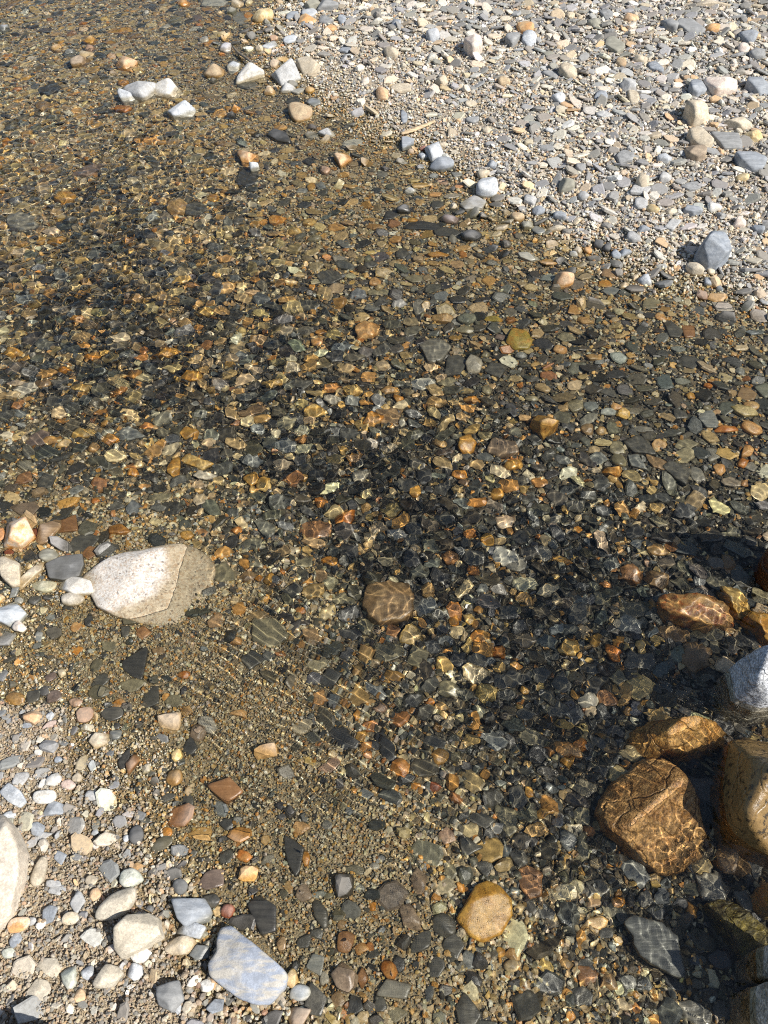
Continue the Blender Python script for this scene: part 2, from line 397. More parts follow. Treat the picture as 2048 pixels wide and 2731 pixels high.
# ------------------------------------------------------------------ the stones one can tell apart
# a block of lines per part of the picture: x y width height turn | kind colour [thickness] | label (no label: joins the loose stones)
# kinds: s slate plate, b broken block, r rounded stone, g lumpy granite
STONES = '''
@0 0
18 180 70 55 0|b blue|pale blue-grey stone cut by the left edge near the top
195 40 45 18 0|s blue|
1160 20 88 48 0|r orange|orange stone standing in the stream at the top edge
1365 15 175 48 0|s white|long whitish slab half out of water at the top edge
1500 20 85 65 0|g cream|rough cream block beside the whitish slab at the top edge
922 78 42 42 0|b white|tiny pale cube standing alone in the stream near the top edge
985 85 45 35 0|r tan|
1250 112 65 40 0|s purple|dark purplish chip below the whitish slab of the top edge
1515 110 110 60 -20|s grey|dull grey slab lying between the whitish slab and the bank
1570 95 60 40 0|r orange|
755 195 165 45 5|b ochre|long ochre stone just under the water, above the domed brown one
570 255 100 58 -15|r ochre|smooth golden stone heading the small pile round the brown wedge
382 268 42 32 0|r ochre|
360 305 95 55 0|r tan|pinkish tan stone half sunk behind the small dark blue block
565 305 75 55 -40|b pink|pinkish brown stone squeezed behind the round cream one of the pile
435 330 70 52 0|b blue|small dark blue block at the left end of the pile
545 350 100 72 0|r cream|round cream stone resting against the back of the brown wedge
505 385 130 75 5|b brown|wet brown wedge with a sharp front edge, lowest of its pile
800 405 155 98 -25|b peach|lone cream-tan angular stone between the brown wedge pile and the white cluster
1352 450 145 84 0|r tan|tan dome-shaped cobble standing alone in front of the bright white block
1475 415 78 92 -30|b white|white chip leaning on the upstream side of the bright white block
1580 450 170 125 0|b bright|brightest white angular block, in the stream beside the bank
1560 535 135 50 0|s dark|dark wet slab at the foot of the bright white block
1425 308 72 62 0|b lavender|small lavender-grey stone near the curved twig
1290 250 65 50 0|r pale|pale greenish grey pebble upstream of the tan dome-shaped cobble
1335 268 60 30 0|r orange|
895 565 215 135 -10|b pale|biggest stone of the white cluster, grey with flat facets
1050 572 190 112 -15|g bright|knobbly chalk-white stone at the downstream end of the white cluster
812 615 135 88 -15|b white|white block with a shaded lower side, front of the white cluster
775 688 112 60 0|r rust|reddish brown stone under water right below the white cluster
725 612 52 36 0|r cream|
1145 705 175 108 -5|b white|smooth white stone standing apart just below the white cluster
1487 685 78 58 0|b orange|small ochre-orange stone alone between the white cluster and the bank
850 228 125 42 0|r brown|wet grey-brown dome barely showing below the long ochre stone
315 560 145 85 0|s black|
285 665 115 78 0|b brown|
1560 995 145 120 0|b peach|peach pyramid-shaped stone rising from the stream
1605 1045 66 46 0|b white 1 .02|tiny pale blue wedge perched between the peach pyramid and a dark slab
1560 1120 130 110 0|s black|black wet slab under the tiny pale blue wedge
305 1060 135 55 0|s brown|flat brown slab under water near the left edge, upstream of the purplish one
555 1075 180 70 20|s purple|long purplish brown slab under water, far left
1210 1005 130 50 15|s olive|
1390 905 95 52 0|b brown|brown stone under ripples upstream of the peach pyramid
410 1245 125 92 0|g ochre|knobbly ochre stone under ripples at far left
1120 1310 125 100 0|g tan|tan knobbly stone under ripples beside a dark slab
145 1405 225 100 -15|s grey|broad streaky grey slab under ripples by the left edge
1240 1320 140 90 0|s dark|
110 560 60 30 0|r rust|
1050 165 60 30 0|s pale|
45 885 62 32 0|r orange|
350 1520 130 60 0|g ochre|
910 1480 110 50 0|s black|
1100 125 95 50 0|s olive|
640 690 110 50 0|s dark|
1350 1240 62 60 0|g ochre|
60 30 90 50 20|s brown|
1610 1240 90 40 0|s dark|
@680 0
50 92 125 78 10|r yellow|yellowish cobble at the top, left of the small orange block
365 20 115 62 0|b olive|olive grey block cut by the top edge above the orange block
460 20 130 62 0|b grey|slate-grey block at the top edge, beside the olive one
345 75 98 58 0|s white|bluish white slab leaning over the small orange block
330 118 112 50 -5|b orange|small bright orange block under the bluish white slab, top of the shore
240 95 82 42 0|s blue|blue slate chip left of the small orange block
450 125 92 46 0|s grey|
550 120 52 56 0|b blue|
480 175 88 34 0|s orange|flat orange chip on the wet shore below the small orange block
225 245 88 42 10|s white|pale blue chip alone on the wet shore near the top
100 285 92 36 15|s white|
195 455 175 124 -25|b pale|big pale stone with a wet grey underside at the waterline beside a round cream one
335 405 145 104 0|g cream|round chalky cream cobble at the edge of the dry bank
205 555 105 52 10|b pale|grey faceted pebble just below the big pale waterline stone
270 575 92 36 5|s white|white flat chip at the waterline above the round tan cobble
345 565 62 46 0|r ochre|
375 645 92 40 -5|s blue|blue flat oval chip right above the round tan cobble
240 635 92 52 0|s dark|
285 698 155 122 0|r tan|round tan granite cobble standing in the shallows by the shore
95 575 78 46 0|r tan|
450 838 118 56 -10|r pale|pale oval stone with wet green rim just breaking the surface
620 900 145 42 5|s white|thin white-topped slab just breaking the surface below the driftwood sliver
165 870 165 72 -25|s black .35|black wet stone with one pale dry patch
550 1005 125 98 30|b peach|peach-orange stone emerging next to the pink one
445 1070 68 80 0|r pink|small pink stone with a wet foot beside the peach-orange one
415 1175 78 52 0|b blue|
355 1180 52 56 0|r ochre|
300 1205 92 36 10|s blue|
340 1020 82 52 0|s black|
950 890 118 92 25|b blue|blue-grey cracked block at the waterline under the driftwood sliver
1135 950 115 132 -55|b white|white-veined blue stone leaning over a smooth grey-blue one on the shore
1180 1035 160 78 10|r blue|smooth grey-blue oval below the white-veined stone on the shore
1065 985 68 46 0|b white|
1060 935 50 30 0|r darkred|
1470 1170 145 114 0|r white .75|round pale blue stone with a black shadow at the shoreline
985 1205 78 46 20|b white|small white cube lying flat in the shallows, left of the round pale blue stone
1185 1145 82 42 -20|r pink|
1275 1105 92 32 -5|s blue|
1130 1110 62 32 0|s blue|
1380 1290 155 82 5|s pale|dull greenish grey slab right below the round pale blue stone
935 1320 98 72 -25|b black .8|shiny wet black stone with a glint, upstream of the longest black slab
1235 1385 118 72 0|r purple|purple-grey wet hump among the black slabs by the shore
860 1360 120 60 20|s black|
1070 1428 250 62 -5|s black|longest black slab, lying just under water off the shoreline
1215 1468 175 56 -5|s dark|dark slab overlapping the end of the longest black slab
1370 1485 135 82 5|r black .6|black wet dome with white reflections beside the black slabs
1040 1280 62 46 0|r tan|
995 1390 82 36 0|r ochre|
340 1400 84 64 0|b yellow|ochre yellow lump under water left of the shiny black stone
140 1390 112 72 0|g orange|rusty orange lump under water, far from shore
250 1460 92 56 0|g yellow|
375 1505 98 56 0|r olive|olive oval stone under water near two ochre lumps
1125 205 88 78 30|b white .9|light blue upright stone with a black shadow to its left, high on the bank
1380 265 108 128 0|b rosy 1.0|upright pinkish cream block standing on the bank with dark shadow beside it
865 320 92 62 -10|b cream|
805 575 84 72 20|g peach .9|ochre stone with a black shadow to its right, on the gritty bank
1180 500 92 52 0|b cream|
1575 505 72 52 0|r tan|
890 140 62 46 0|b blue|
945 730 46 100 0|s blue|upright thin blue chip above the driftwood sliver
1464 820 52 42 0|r cream|
1375 755 82 42 0|s grey|
1366 655 72 32 0|s cream|
565 315 92 32 5|s blue|
1500 1035 62 46 0|b blue|
920 555 130 46 0|s cream|
1440 1090 82 52 20|r cream|
805 1100 72 42 0|r grey|
1190 910 62 32 0|r cream|
930 1600 82 72 0|s dark|
1160 1610 150 42 0|b ochre|
1250 1510 52 62 0|r grey|
1150 1290 100 50 10|s dark|
640 1200 90 40 0|s olive|
@1348 0
125 165 104 68 -10|r orange|orange stone resting on top of a whitish angular one, upper bank
150 235 84 92 -50|b white|whitish angular stone directly under the orange stone of the upper bank
45 240 94 82 40|s grey .5|grey slab tilted up beside the orange stone of the upper bank
690 282 118 78 -10|s olive|smooth greenish grey disc flat on the upper bank
1050 150 94 78 -20|b grey|dark grey triangular stone at the head of a long grey slab, top bank
1170 165 155 62 -10|s grey|long grey slab running down from a dark triangular stone, top bank
800 105 98 42 -5|b peach|
1310 170 92 42 0|g orange|orange crumbly chip near the long grey slab of the top bank
1365 525 190 108 -5|g rosy .6|largest cream-pink boulder on the bank, loaf-shaped
1220 545 108 82 10|b blue .8|blue-grey block touching the loaf-shaped cream-pink boulder
1600 525 145 92 -20|b blue .8|dark blue-grey angular block at the right edge of the bank
1220 690 165 134 20|b cream .9|bright cream block with a shaded left face below the loaf-shaped boulder
1480 770 155 62 -15|b cream|long cream slab pointing down the bank below the bright cream block
1240 860 145 94 -20|g cream .7|rounded chalky cream cobble under the bright cream block
1400 885 165 82 0|s grey|broad grey slab right of the rounded chalky cream cobble
1570 850 124 52 -10|b yellow|flat yellow-cream stone by the right edge of the bank
1200 950 124 82 -10|b brown|
1545 1005 175 86 -15|s blue .4|bluish grey slab under an overhanging chip at the right edge of the bank
785 530 114 72 20|b pale|pale grey block with sloping top in the middle of the bank
950 425 94 52 -15|s blue|
600 605 84 52 0|s blue|
810 600 62 82 0|g cream|small knobbly cream stone below the pale grey sloping block
290 470 94 42 -15|s grey|
400 440 105 72 -20|b cream|
850 365 92 42 0|b cream|
730 385 62 56 0|r tan|
475 1048 62 56 0|b grey|
395 1155 104 78 0|b olive .9|olive grey block with a dark left face alone on the gritty slope
160 1255 84 68 0|b pale|
210 1325 84 56 0|r blue|
75 1365 92 60 -15|r tan .6|buff egg-shaped stone at the shoreline with its dark underside
140 1420 84 56 -10|b olive|
205 1455 88 46 -5|s blue|blue flat stone at the waterline beside a long cream finger
320 1442 125 40 -8|b cream|long cream finger of stone at the waterline
345 1355 84 56 0|b blue|
495 1230 72 52 20|r pale|
865 1135 74 78 0|b cream 1.0|cream-grey upright chip with a small black shadow mid bank
860 1195 165 58 12|s pale|
860 1280 94 62 20|s pale|
1010 1110 94 62 0|b pale|
1170 1175 124 46 0|s grey|
1325 1305 84 50 0|r bright .6|small bright white oval on the lower bank
1185 1330 114 52 -5|s blue .5|bluish slab with dark shadow left of the small bright white oval
1060 1415 114 46 20|s pale|
870 1440 84 42 15|b blue|
810 1490 84 62 0|b pale|
935 1310 78 52 0|g yellow|
1480 1395 92 62 0|b rosy|
590 1535 60 66 0|r black .8|
640 1560 56 60 0|r black .8|
520 1575 52 52 0|r orange|
700 1600 62 62 0|b blue|
430 1600 52 38 0|r white|
140 1622 130 50 -15|s white .4|white-topped slab with black flanks lying off the lower shore
755 1590 94 42 25|b blue|
1500 1115 78 42 0|g yellow|
755 995 114 62 15|s grey|
1010 990 94 52 0|b white|
335 610 84 62 0|r white|
1590 330 84 52 0|b grey|
1510 300 72 52 0|r rosy|
560 135 84 52 0|r olive|
640 90 84 52 0|s grey|
1540 215 104 72 0|b blue|
1290 15 255 30 0|b cream .5|long cream boulder cut by the top edge of the bank
1600 1440 72 56 0|b blue|
270 340 74 42 0|s olive|
1050 1330 70 40 10|b cream|
620 720 100 40 -10|s pale|
@0 680
80 615 135 74 0|g ochre|ochre-tan knobbly stone under ripples at the left edge, middle of the stream
115 810 165 32 8|b rosy|thin pale pinkish bar of stone under water at the left edge
155 655 92 26 25|b ochre|
405 720 94 62 15|g orange|
270 815 104 62 0|r brown|
480 405 114 62 0|g orange|
1060 615 205 62 15|b ochre|long tan stone under ripples, upstream middle
795 90 114 58 0|b yellow|
150 275 135 62 0|s blue|
690 1165 114 74 10|g orange|orange stone upstream of the speckled granite boulder, next to a blue-grey one
245 1165 155 92 10|s purple|dark purplish slab upstream of the flat brown-grey slab
590 1220 74 62 0|b tan|
530 1125 175 62 0|g yellow|
830 1130 195 82 0|s blue|blue-grey slab under ripples beside the orange stone
1590 1410 104 104 0|g ochre|ochre stone at the centre left with fine ripple lines over it
840 1375 84 52 -20|r orange|small orange oval alone upstream of the speckled granite boulder
910 1465 84 38 10|b peach|
150 1420 124 84 20|s rustb|brown-orange flat slab upstream of the flat brown-grey slab
140 1610 205 104 -5|s brownp|flat brown-grey slab above the orange-and-white block
370 920 155 82 0|s dark|
600 1555 52 38 0|r rust|
585 640 114 62 0|g orange|
860 270 114 72 0|g tan|
1290 360 145 62 0|g yellow|
1170 430 94 72 0|g tan|
1200 760 145 82 0|g ochre|
520 840 195 42 -5|g yellow|
1600 985 205 62 15|s brown|
1200 1130 124 82 0|g ochre|
1240 1310 205 60 -20|b yellow|yellowish bar under ripples, tilted, upstream of the speckled granite boulder
1100 1350 84 150 0|b ochre|
290 1430 114 104 0|s dark|
1570 700 74 72 0|g cream|
80 885 94 52 0|r cream|
15 1395 42 52 0|b white|
920 1080 104 42 0|g rust|
740 1590 120 60 0|s dark|
1010 1530 150 60 0|s olive|
620 300 120 60 0|s dark|
1000 260 110 60 0|g tan|
@680 680
710 475 155 124 0|g peach|largest peach-tan stone under water in mid stream
620 855 124 84 0|g yellow|cream-yellow lump under ripples below the largest peach-tan stone
905 905 68 56 0|b orange|small orange block in mid stream beside the bluish white caustic patch
745 1035 135 94 35|g orange|bright orange lump at the very middle of the stream
375 985 145 82 0|g yellow|pale yellow lump left of the bright orange one in mid stream
1140 600 205 170 0|s grey|big grey slab group head, beside a black rounded slate at the calm water
1275 700 124 140 -50|s dark|black rounded slate below the big grey slab in calm water
1530 725 155 104 5|s dark|flat dark five-sided slate in calm water
1385 690 114 112 -40|b pale|blue, white and cream stone between two dark slates
1065 815 165 82 0|s white|bluish white slab netted with bright ripple light
1190 400 155 68 -10|b tan|long cream-tan stone with pointed ends in calm water
1340 405 128 78 5|r slateg|smooth greenish slate stone right of the long cream-tan one
1335 475 145 52 -3|r olive|olive oval below the smooth greenish slate stone
1520 405 165 38 -5|g mossy|mossy speckled bar right of the smooth greenish slate stone
1380 915 155 58 -5|b orange|orange-tan bar in calm water upstream of the ochre wedge-topped block
1340 1205 124 120 -70|g ochre|deep ochre cobble netted with light, left of a grey-brown slab and its shadow
1560 1220 205 124 0|s brownp .4|grey-brown slab throwing a black shadow under water, mid right
1620 1325 104 74 15|b ochre|orange-tan stone below the grey-brown slab with the black shadow
740 1185 94 74 0|g lavender|lavender-white lump in the middle of the stream
415 1560 94 74 0|g rust|red-orange lump above the centre of the picture
560 1640 114 72 0|g orange|
1285 1390 104 64 0|b orange|
1010 1495 84 74 0|g ochre|
1525 1510 94 74 0|g ochre|ochre ring-shaped looking lump below the orange-tan stone
760 170 84 64 0|r peach|
790 235 165 42 0|s olive|
470 140 165 84 0|s dark|
1030 330 74 114 0|s grey|
1010 150 145 48 -3|s olive|dark olive bar in calm water near the upper middle shore
360 200 52 48 0|r orange|
800 295 114 62 20|s dark|
730 60 98 48 0|s dark|
390 550 84 64 0|g peach|
800 600 135 72 35|s dark|
840 850 94 62 0|g tan|
60 1440 94 124 0|g yellow|
1450 630 84 46 0|b olive|
1220 805 124 62 0|s olive|
1465 855 68 62 0|r olive|
1140 930 155 72 0|g tan|
1375 10 74 34 0|s cream|
850 1020 175 94 0|s brown|
1075 1390 104 134 0|s black|
1190 1480 135 94 0|s dark|
950 1450 135 104 0|s dark|
1170 1190 94 62 0|g tan|
1550 520 84 42 0|s purple|
660 1400 114 84 0|r pale|
300 820 140 70 0|s dark|
110 560 130 80 0|s dark|
500 640 120 80 0|s black|
190 1200 140 90 0|s blue|
@1348 680
250 1068 178 200 0|b ochre .9|ochre wedge-topped block standing half out of the calm water
370 150 135 104 25|r peach .7|orange-tan cobble by the lower shoreline with small dark pits
885 150 98 68 -10|b white .7|small whitish block with black shadow at the lower shoreline
85 530 165 134 0|g mossy|square mossy olive-ochre stone in calm water
345 597 94 68 0|r peach|round tan granite pebble among dark slates in calm water
670 225 114 46 3|s blue|blue-grey slate oval just off the lower shore
630 180 84 46 0|r ochre|
755 190 74 46 0|g cream|
655 115 98 48 -5|s brown|
915 305 135 62 3|s olive|olive-brown flat oval off the lower shore
1085 280 62 30 0|r white|
1060 470 114 94 -35|s dark|dark slate touching a rust-brown chip, calm water at the right
1155 485 84 74 40|s rustb|rust-brown chip against a dark slate, calm water at the right
1375 325 155 72 -10|b lavender|lavender-grey stone at the foot of the gravel by the right edge
975 390 68 52 0|r peach|
505 415 114 52 -10|g tan|
690 410 62 34 20|r cream|
675 1370 180 84 -8|b orange|bright orange bar with ragged top beside an olive stone, calm water
715 1300 104 84 -30|r olive|olive green stone leaning on the bright orange bar
830 1310 145 84 -40|s blue|blue-black slate right of the olive green stone
860 1215 195 114 -25|s dark|largest blackish slate of the calm water at the right
1280 1040 114 104 -30|s blue|blue-grey trapezoid slate left of the rust wedge
1385 1100 165 48 8|b rust|long rust-orange wedge under water near the right edge
1505 985 175 78 -15|g mossyc|long cream mossy stone near the right edge above a tan one
1555 1095 135 84 -15|r peach|orange-tan rounded stone below the long cream mossy stone
1555 955 104 62 0|r tan|
1525 1240 114 62 40|b peach|
1500 1310 84 52 35|b rust|
1355 1355 78 72 0|g peach|peach knobbly pebble among grey slates near the right edge
1525 880 124 74 0|s brown|brown banded slab above the long cream mossy stone
1090 1365 175 114 -20|s dark|broad dark slab below the largest blackish slate
1215 1390 94 104 0|s grey|
1145 1200 165 62 5|s olive|
870 1100 135 38 -3|s grey|
170 910 104 42 -5|r olive|olive-cream oval pebble above the ochre wedge-topped block
1280 825 62 46 0|b rust|
515 1100 84 78 0|b brown|
700 1225 104 94 0|s olive|
1165 680 155 78 -5|s dark|dark flat slab in calm water below the tan grit patch
595 675 84 46 15|s blue|
560 650 114 46 -10|b tan|
100 635 78 46 -5|r blue|
1275 965 62 42 0|r olive|
1200 80 114 74 -20|r cream .7|smooth cream-grey stone at the water edge below the big blue block
1295 75 58 74 0|b cream|cream chip standing against the smooth cream-grey stone
1275 155 54 64 0|b blue|
1355 210 46 48 0|r blue|
55 1320 114 64 0|b ochre|orange-tan stone netted with light, left of the calm slates
1640 650 62 42 0|r olive|
1630 860 104 94 0|s slateg|greenish slate cut by the right edge beside the brown banded slab
1480 735 62 56 0|r blue|
440 955 104 84 0|s olive|
600 1110 74 62 0|g tan|
700 955 74 52 0|g peach|
1170 890 62 46 0|g ochre|
1540 1340 104 62 0|s grey|
560 1230 84 52 0|r cream|
1310 1260 84 94 0|s grey|
955 1310 124 94 0|s brown|
200 1160 150 60 0|s dark|
1100 1000 90 70 0|s dark|
660 870 120 50 -10|s dark|
380 520 120 60 0|s olive|
@0 1360
110 132 195 195 0|b split .8|orange-and-white block with a split face by the left edge
300 130 215 112 62|b woody .5|fluted brown bar leaning up beside the orange-and-white block
430 105 160 120 15|s rustb|brown slab under water continuing from the fluted brown bar
215 165 52 92 0|s darkred|dark red chip between the orange-and-white block and the fluted bar
60 262 84 46 0|s darkred|dark red flat chip below the orange-and-white block
65 375 245 112 -50|b cream .7|thick ivory bar slanting down at the left edge below the red chip
200 400 205 72 55|b cream .6|slim ivory bar rising to the right beside the thick ivory bar
190 285 114 74 0|s black|
305 285 128 78 -15|r olive .5|olive-cream flat stone behind the black slate
270 482 160 72 -5|r palegreen .5|pale green-white oval between the slim ivory bar and the white angular stone
475 480 265 98 -15|b bright .7|white angular stone lying against the speckled granite boulder
460 560 148 88 5|r palebrown .6|greyish wet oval tucked under the white angular stone
90 510 58 84 0|b blue|small blue-grey block below the slim ivory bar
50 665 185 155 -15|b banded .5|banded blue-grey slab cut by the left edge
117 735 94 56 -20|b rosy .6 .012|whitish pink chip lying on the corner of the banded blue-grey slab
120 570 68 46 0|b white|
320 680 68 40 0|s blue|
245 798 50 80 30|s blue|upper blue-grey lobe of two chips forming a heart on wet grit
235 858 60 44 30|s blue|lower blue-grey lobe of two chips forming a heart on wet grit
525 210 195 118 20|s dark|dark ribbed slab under water just upstream of the speckled granite boulder
570 270 114 82 0|b rustb|
755 125 155 82 -10|b orangeb|orange-brown striped slab under ripples upstream of the speckled granite boulder
810 700 114 68 -25|s olived .4|dark olive flat block below the speckled granite boulder
900 775 88 68 -20|b rustb|rusty brown block next to the dark olive one, below the granite boulder
560 700 58 78 0|s black|
95 1190 128 78 -15|r ochreb .5|smooth ochre-brown oval on the wet edge of the gravel step
645 1075 104 82 0|s dark|dark chip left of the larger black triangle, under shallow water
630 1150 155 88 0|r olived .3|olive-grey flat oval right below a dark chip in the shallows
755 1225 88 68 0|b split|orange and white pebble in the shallows below the olive-grey oval
960 1185 114 142 -20|s dark|dark tapered slate with pale ripple lines beside a round orange pebble
1045 1185 48 52 0|r orange|
710 1290 148 88 0|r dark .35|dark grey dome in the shallows under the orange and white pebble
205 1305 114 84 0|b peach .8|peach-cream block on the dry gravel just below the step
315 1298 50 58 0|b white|
550 1378 108 46 0|b bright|white rectangular chip on the wet gravel
625 1450 124 88 20|b cream .6|cream wedge just below the white rectangular chip
725 1420 84 62 0|r blue|blue-grey wet pebble with a glint beside the cream wedge
740 1365 52 42 0|r black|
310 1358 114 36 25|b pink|thin pinkish brown chip on the dry gravel below the step
170 1362 68 30 0|s blue|
1255 1400 104 112 0|b brownp .4|dull brown square stone behind a tilted grey slate in the shallows
1315 1355 145 82 -35|s pale .4|tilted grey slate with streaks resting on the dull brown square stone
1205 1485 98 134 0|s black|small black four-sided slate below the dull brown square stone
785 1575 60 142 -15|s black|
830 1600 84 134 -15|b rustb|long brown stone edged by a dark one in the shallows
480 740 74 62 0|r peach|
490 890 68 56 0|r orange|
420 690 38 42 0|r ochre|
1160 1045 84 52 0|b rust|
1420 400 165 124 -10|s olive|olive slab netted with light right of the speckled granite boulder
1560 420 124 72 0|b brown|
1635 430 48 48 0|r orange|
1180 160 94 56 0|b ochre|
1490 130 84 52 0|b rust|
1480 570 62 62 0|b cream|
1600 950 155 124 0|s dark|dark slate in mid stream between the granite boulder and the broad brown slab
1490 830 74 56 0|b peach|
1510 1285 148 46 0|b peach|
475 1215 88 56 0|b pink|
835 1110 180 84 0|s olive|
430 615 84 34 0|s dark|
340 1175 94 84 0|s purple|
205 1180 94 84 0|s dark|
610 980 74 84 0|s olived|
320 1055 84 62 0|s purple|
1180 1270 84 62 0|b tan|
240 1530 52 38 0|r bright|
370 1575 52 42 0|r blue|
1100 1210 120 80 0|s olive|
690 860 110 60 -10|s olive|
1000 890 90 50 0|s brown|
790 770 70 70 0|s dark|
@680 1360
565 52 124 104 0|g rust|rusty orange round cobble above the broad brown slab
470 315 104 68 -15|b orange|orange block in mid stream, left of a blue-black slate
90 425 62 108 -15|b ochre|ochre leaf-shaped stone striped by ripples, right of the granite boulder
170 385 48 46 0|r rust|
590 265 148 94 0|r black .4|blue-black rounded slate right of the orange block
1080 610 175 124 0|s blue|blue-black slab touching the corner of the broad brown slab
1090 510 114 94 -25|b tan|tan stone behind the blue-black slab at the broad brown slab
850 900 195 124 10|s olived|dark leaf-shaped slate with fanning light lines below the broad brown slab
1030 930 145 178 20|s olive|olive-brown slate netted with light beside the leaf-shaped one
880 1045 168 84 5|r ochreb|olive-tan smooth oval below the leaf-shaped slate
770 1140 185 72 -25|s blue|long blue-grey slate slanting below the olive-tan oval
1460 1155 148 128 0|g yellowp|pale yellow round cobble with dark rim among black slates
785 1255 98 74 0|b pink|pinkish grey angular pebble below the long blue-grey slate
485 1205 104 74 0|s blue|
415 1190 104 94 0|s peach|
550 1440 225 104 -35|s black|black slate slanting on tan grit left of an upright black one
840 1520 90 235 22|s black|upright black slate above the red-brown cobble
915 1625 124 120 60|g rust|red-brown granite cobble at the foot of the upright black slate
480 1615 155 72 35|s pink|pinkish striped slab slanting in the shallow grit
1135 1460 155 104 0|s dark|dark slab under ripples right of the upright black slate
1220 1350 114 84 25|r palebrown|greyish pink oval upstream of the dark slab
1500 1460 178 114 -30|s blue|grey-blue slate netted with light, left of the golden log-shaped boulder
1165 1560 118 94 0|r ochreb|olive brown smooth stone under the dark slab
1265 1555 74 64 0|r olive|
85 770 265 180 -20|s olive|large olive-grey striped slab right of and below the granite boulder
700 910 114 114 -30|g tan|
760 960 62 52 0|g cream|
1255 700 62 74 0|g orange|
1420 800 155 84 20|g orange|orange ragged stone right of the blue-black slab
1360 690 88 68 0|g yellow|
1410 635 84 52 0|b orange|
290 640 58 48 0|r rust|
370 615 48 42 0|r cream|
1470 180 84 104 0|b ochre|ochre block above the whitish caustic stone
1580 80 124 94 0|g rosy|pale pink knobbly stone above the ochre block
1580 300 155 114 -10|s white|whitish stone netted with white light at the centre right
730 170 94 74 0|g cream|
1380 310 145 114 0|s dark|
1240 300 104 84 0|b rustb|
380 120 195 114 0|s rustb|wide brown-red slab under ripples left of the rusty orange cobble
480 1060 175 114 25|s dark|
640 1020 52 104 -30|b tan|
900 1165 62 46 0|b cream|
1100 1215 78 56 0|g rust|
1180 1240 94 62 0|g tan|
1230 1130 150 104 -10|r olive .3|olive ring-patterned stone left of the pale yellow round cobble
690 740 165 104 0|s olive|
870 770 124 94 -40|s rustb|
1285 950 124 104 0|s black|
560 560 155 74 0|s olive|
800 1430 84 74 0|s black|
640 1300 42 70 0|b orange|
1550 900 94 94 0|b rust|
600 790 165 74 0|s black|
670 1430 74 62 0|g ochre|
1010 120 120 90 0|s dark|
1000 300 130 110 0|s black|
240 510 150 80 20|s dark|
1400 950 130 90 0|s dark|
1600 650 130 90 0|s dark|
1560 1080 130 110 0|s dark|
300 330 130 70 0|s olive|
@1348 1360
800 405 165 118 -10|b rustb|brown-rust block, left one of a pair upstream of the mottled boulder
955 440 190 134 -10|b brown|brown rounded block, right one of a pair upstream of the mottled boulder
960 250 135 84 -10|g tan|tan mottled stone above the pair of brown blocks
890 330 42 62 0|b pink|
1490 430 135 124 -40|s dark|dark fan-shaped slate with white lines at the edge of deep shadow
1610 540 155 104 10|s olive|
410 870 155 98 20|g yellow|ochre-cream lump under ripples left of the mottled boulder
385 1515 205 94 -25|b peach|tan triangular stone left of the golden log-shaped boulder
460 660 155 142 -40|s dark|dark triangular slate netted with light above the ochre-cream lump
790 725 185 114 0|r blue .3|blue-black stone with white ripple lines left of the mottled boulder
1060 785 245 94 -5|s brown|olive tan ledge under the mottled boulder
1270 790 275 84 -3|s olived|long olive grey ledge right of the olive tan one
680 900 94 114 20|b rust|rust-orange stone below a small ochre oval
710 825 94 52 0|r ochre|small ochre oval above the rust-orange stone
855 860 62 84 0|g yellow|
500 795 62 46 0|r cream|
525 1205 145 94 0|r pale .4|pale grey dome with bright cracks of light, mid right
970 80 135 62 -15|s olive|
830 215 94 62 0|s blue|
470 1480 94 62 0|b rust|
1410 330 84 94 0|b brown|
390 1590 94 62 0|r ochre|
210 170 52 42 0|r rust|
460 125 62 46 0|r orange|
1210 930 205 180 0|b brown .3|brown block lost in the black shadow beside the blue and white boulder
1540 830 175 94 0|s dark|
120 1140 62 42 0|r ochre|
120 470 185 84 0|s palegreen|pale green slab glowing with ripple light
240 270 124 104 0|s grey|
810 630 225 114 0|s olived|dark olive slab left of the mottled boulder above the blue-black stone
400 330 84 52 0|b orange|
60 985 84 42 0|b orange|
350 1090 150 144 0|s dark|large dark round slate between two others, below the ochre-cream lump
230 1060 135 134 0|s dark|
40 1070 155 114 0|s dark|
640 1190 135 114 0|s rustb|
850 950 205 114 0|s dark|
620 560 130 90 0|s olive|
60 340 140 100 0|s grey|
700 1060 150 100 0|s olive|
330 1260 160 110 0|s dark|
560 1000 150 90 0|s dark|
130 1290 150 110 0|s dark|
680 1390 120 80 0|s black|
600 1480 110 80 0|s dark|
150 1440 150 100 0|s olive|
@0 2031
250 690 82 172 -10|r cream .7|slim cream finger-shaped stone right of the big cream boulder
730 905 265 142 25|r creamg .7|cream potato-shaped stone shading the big square cream block
830 735 148 114 0|r palegreen .7|pale green-white pebble below a small amber chip on dry gravel
870 660 78 42 0|b ochre|small amber chip just above the pale green-white pebble
1200 945 260 172 -10|b blue .7|blue-grey cobble, topmost of a row of three by the pale driftstone
1190 1060 218 94 -5|b white .8|white slab with a dark back, middle of the row of three
1135 1162 214 108 5|r creamt .6|cream-tan almond stone, lowest of the row of three
1260 1205 124 84 10|s blue .5|grey square chip beside the cream-tan almond stone
890 1220 124 94 0|g bright .7|white crumbly lump touching the lower corner of the square cream block
675 1355 175 134 25|g creamg .8|cream rough cobble with black shadow below the square cream block
850 1325 98 94 -30|b white .7|grey and white striped chip right of the cream rough cobble
435 1360 92 134 30|b palegreen .8|greenish grey tilted stone left of the cream rough cobble
550 1335 84 84 35|b white .7|
1070 1480 172 168 0|b grey .7|dull grey angular cobble below the striped chip
1305 1415 108 74 10|g bright .7|white knobby pebble left of the foot of the pale driftstone
1125 1560 42 94 0|b white|
1185 1550 74 62 30|b cream|
1360 1545 114 74 15|s blue .5|
1610 1555 94 52 -50|s white|thin whitish splinter at the foot of the pale driftstone
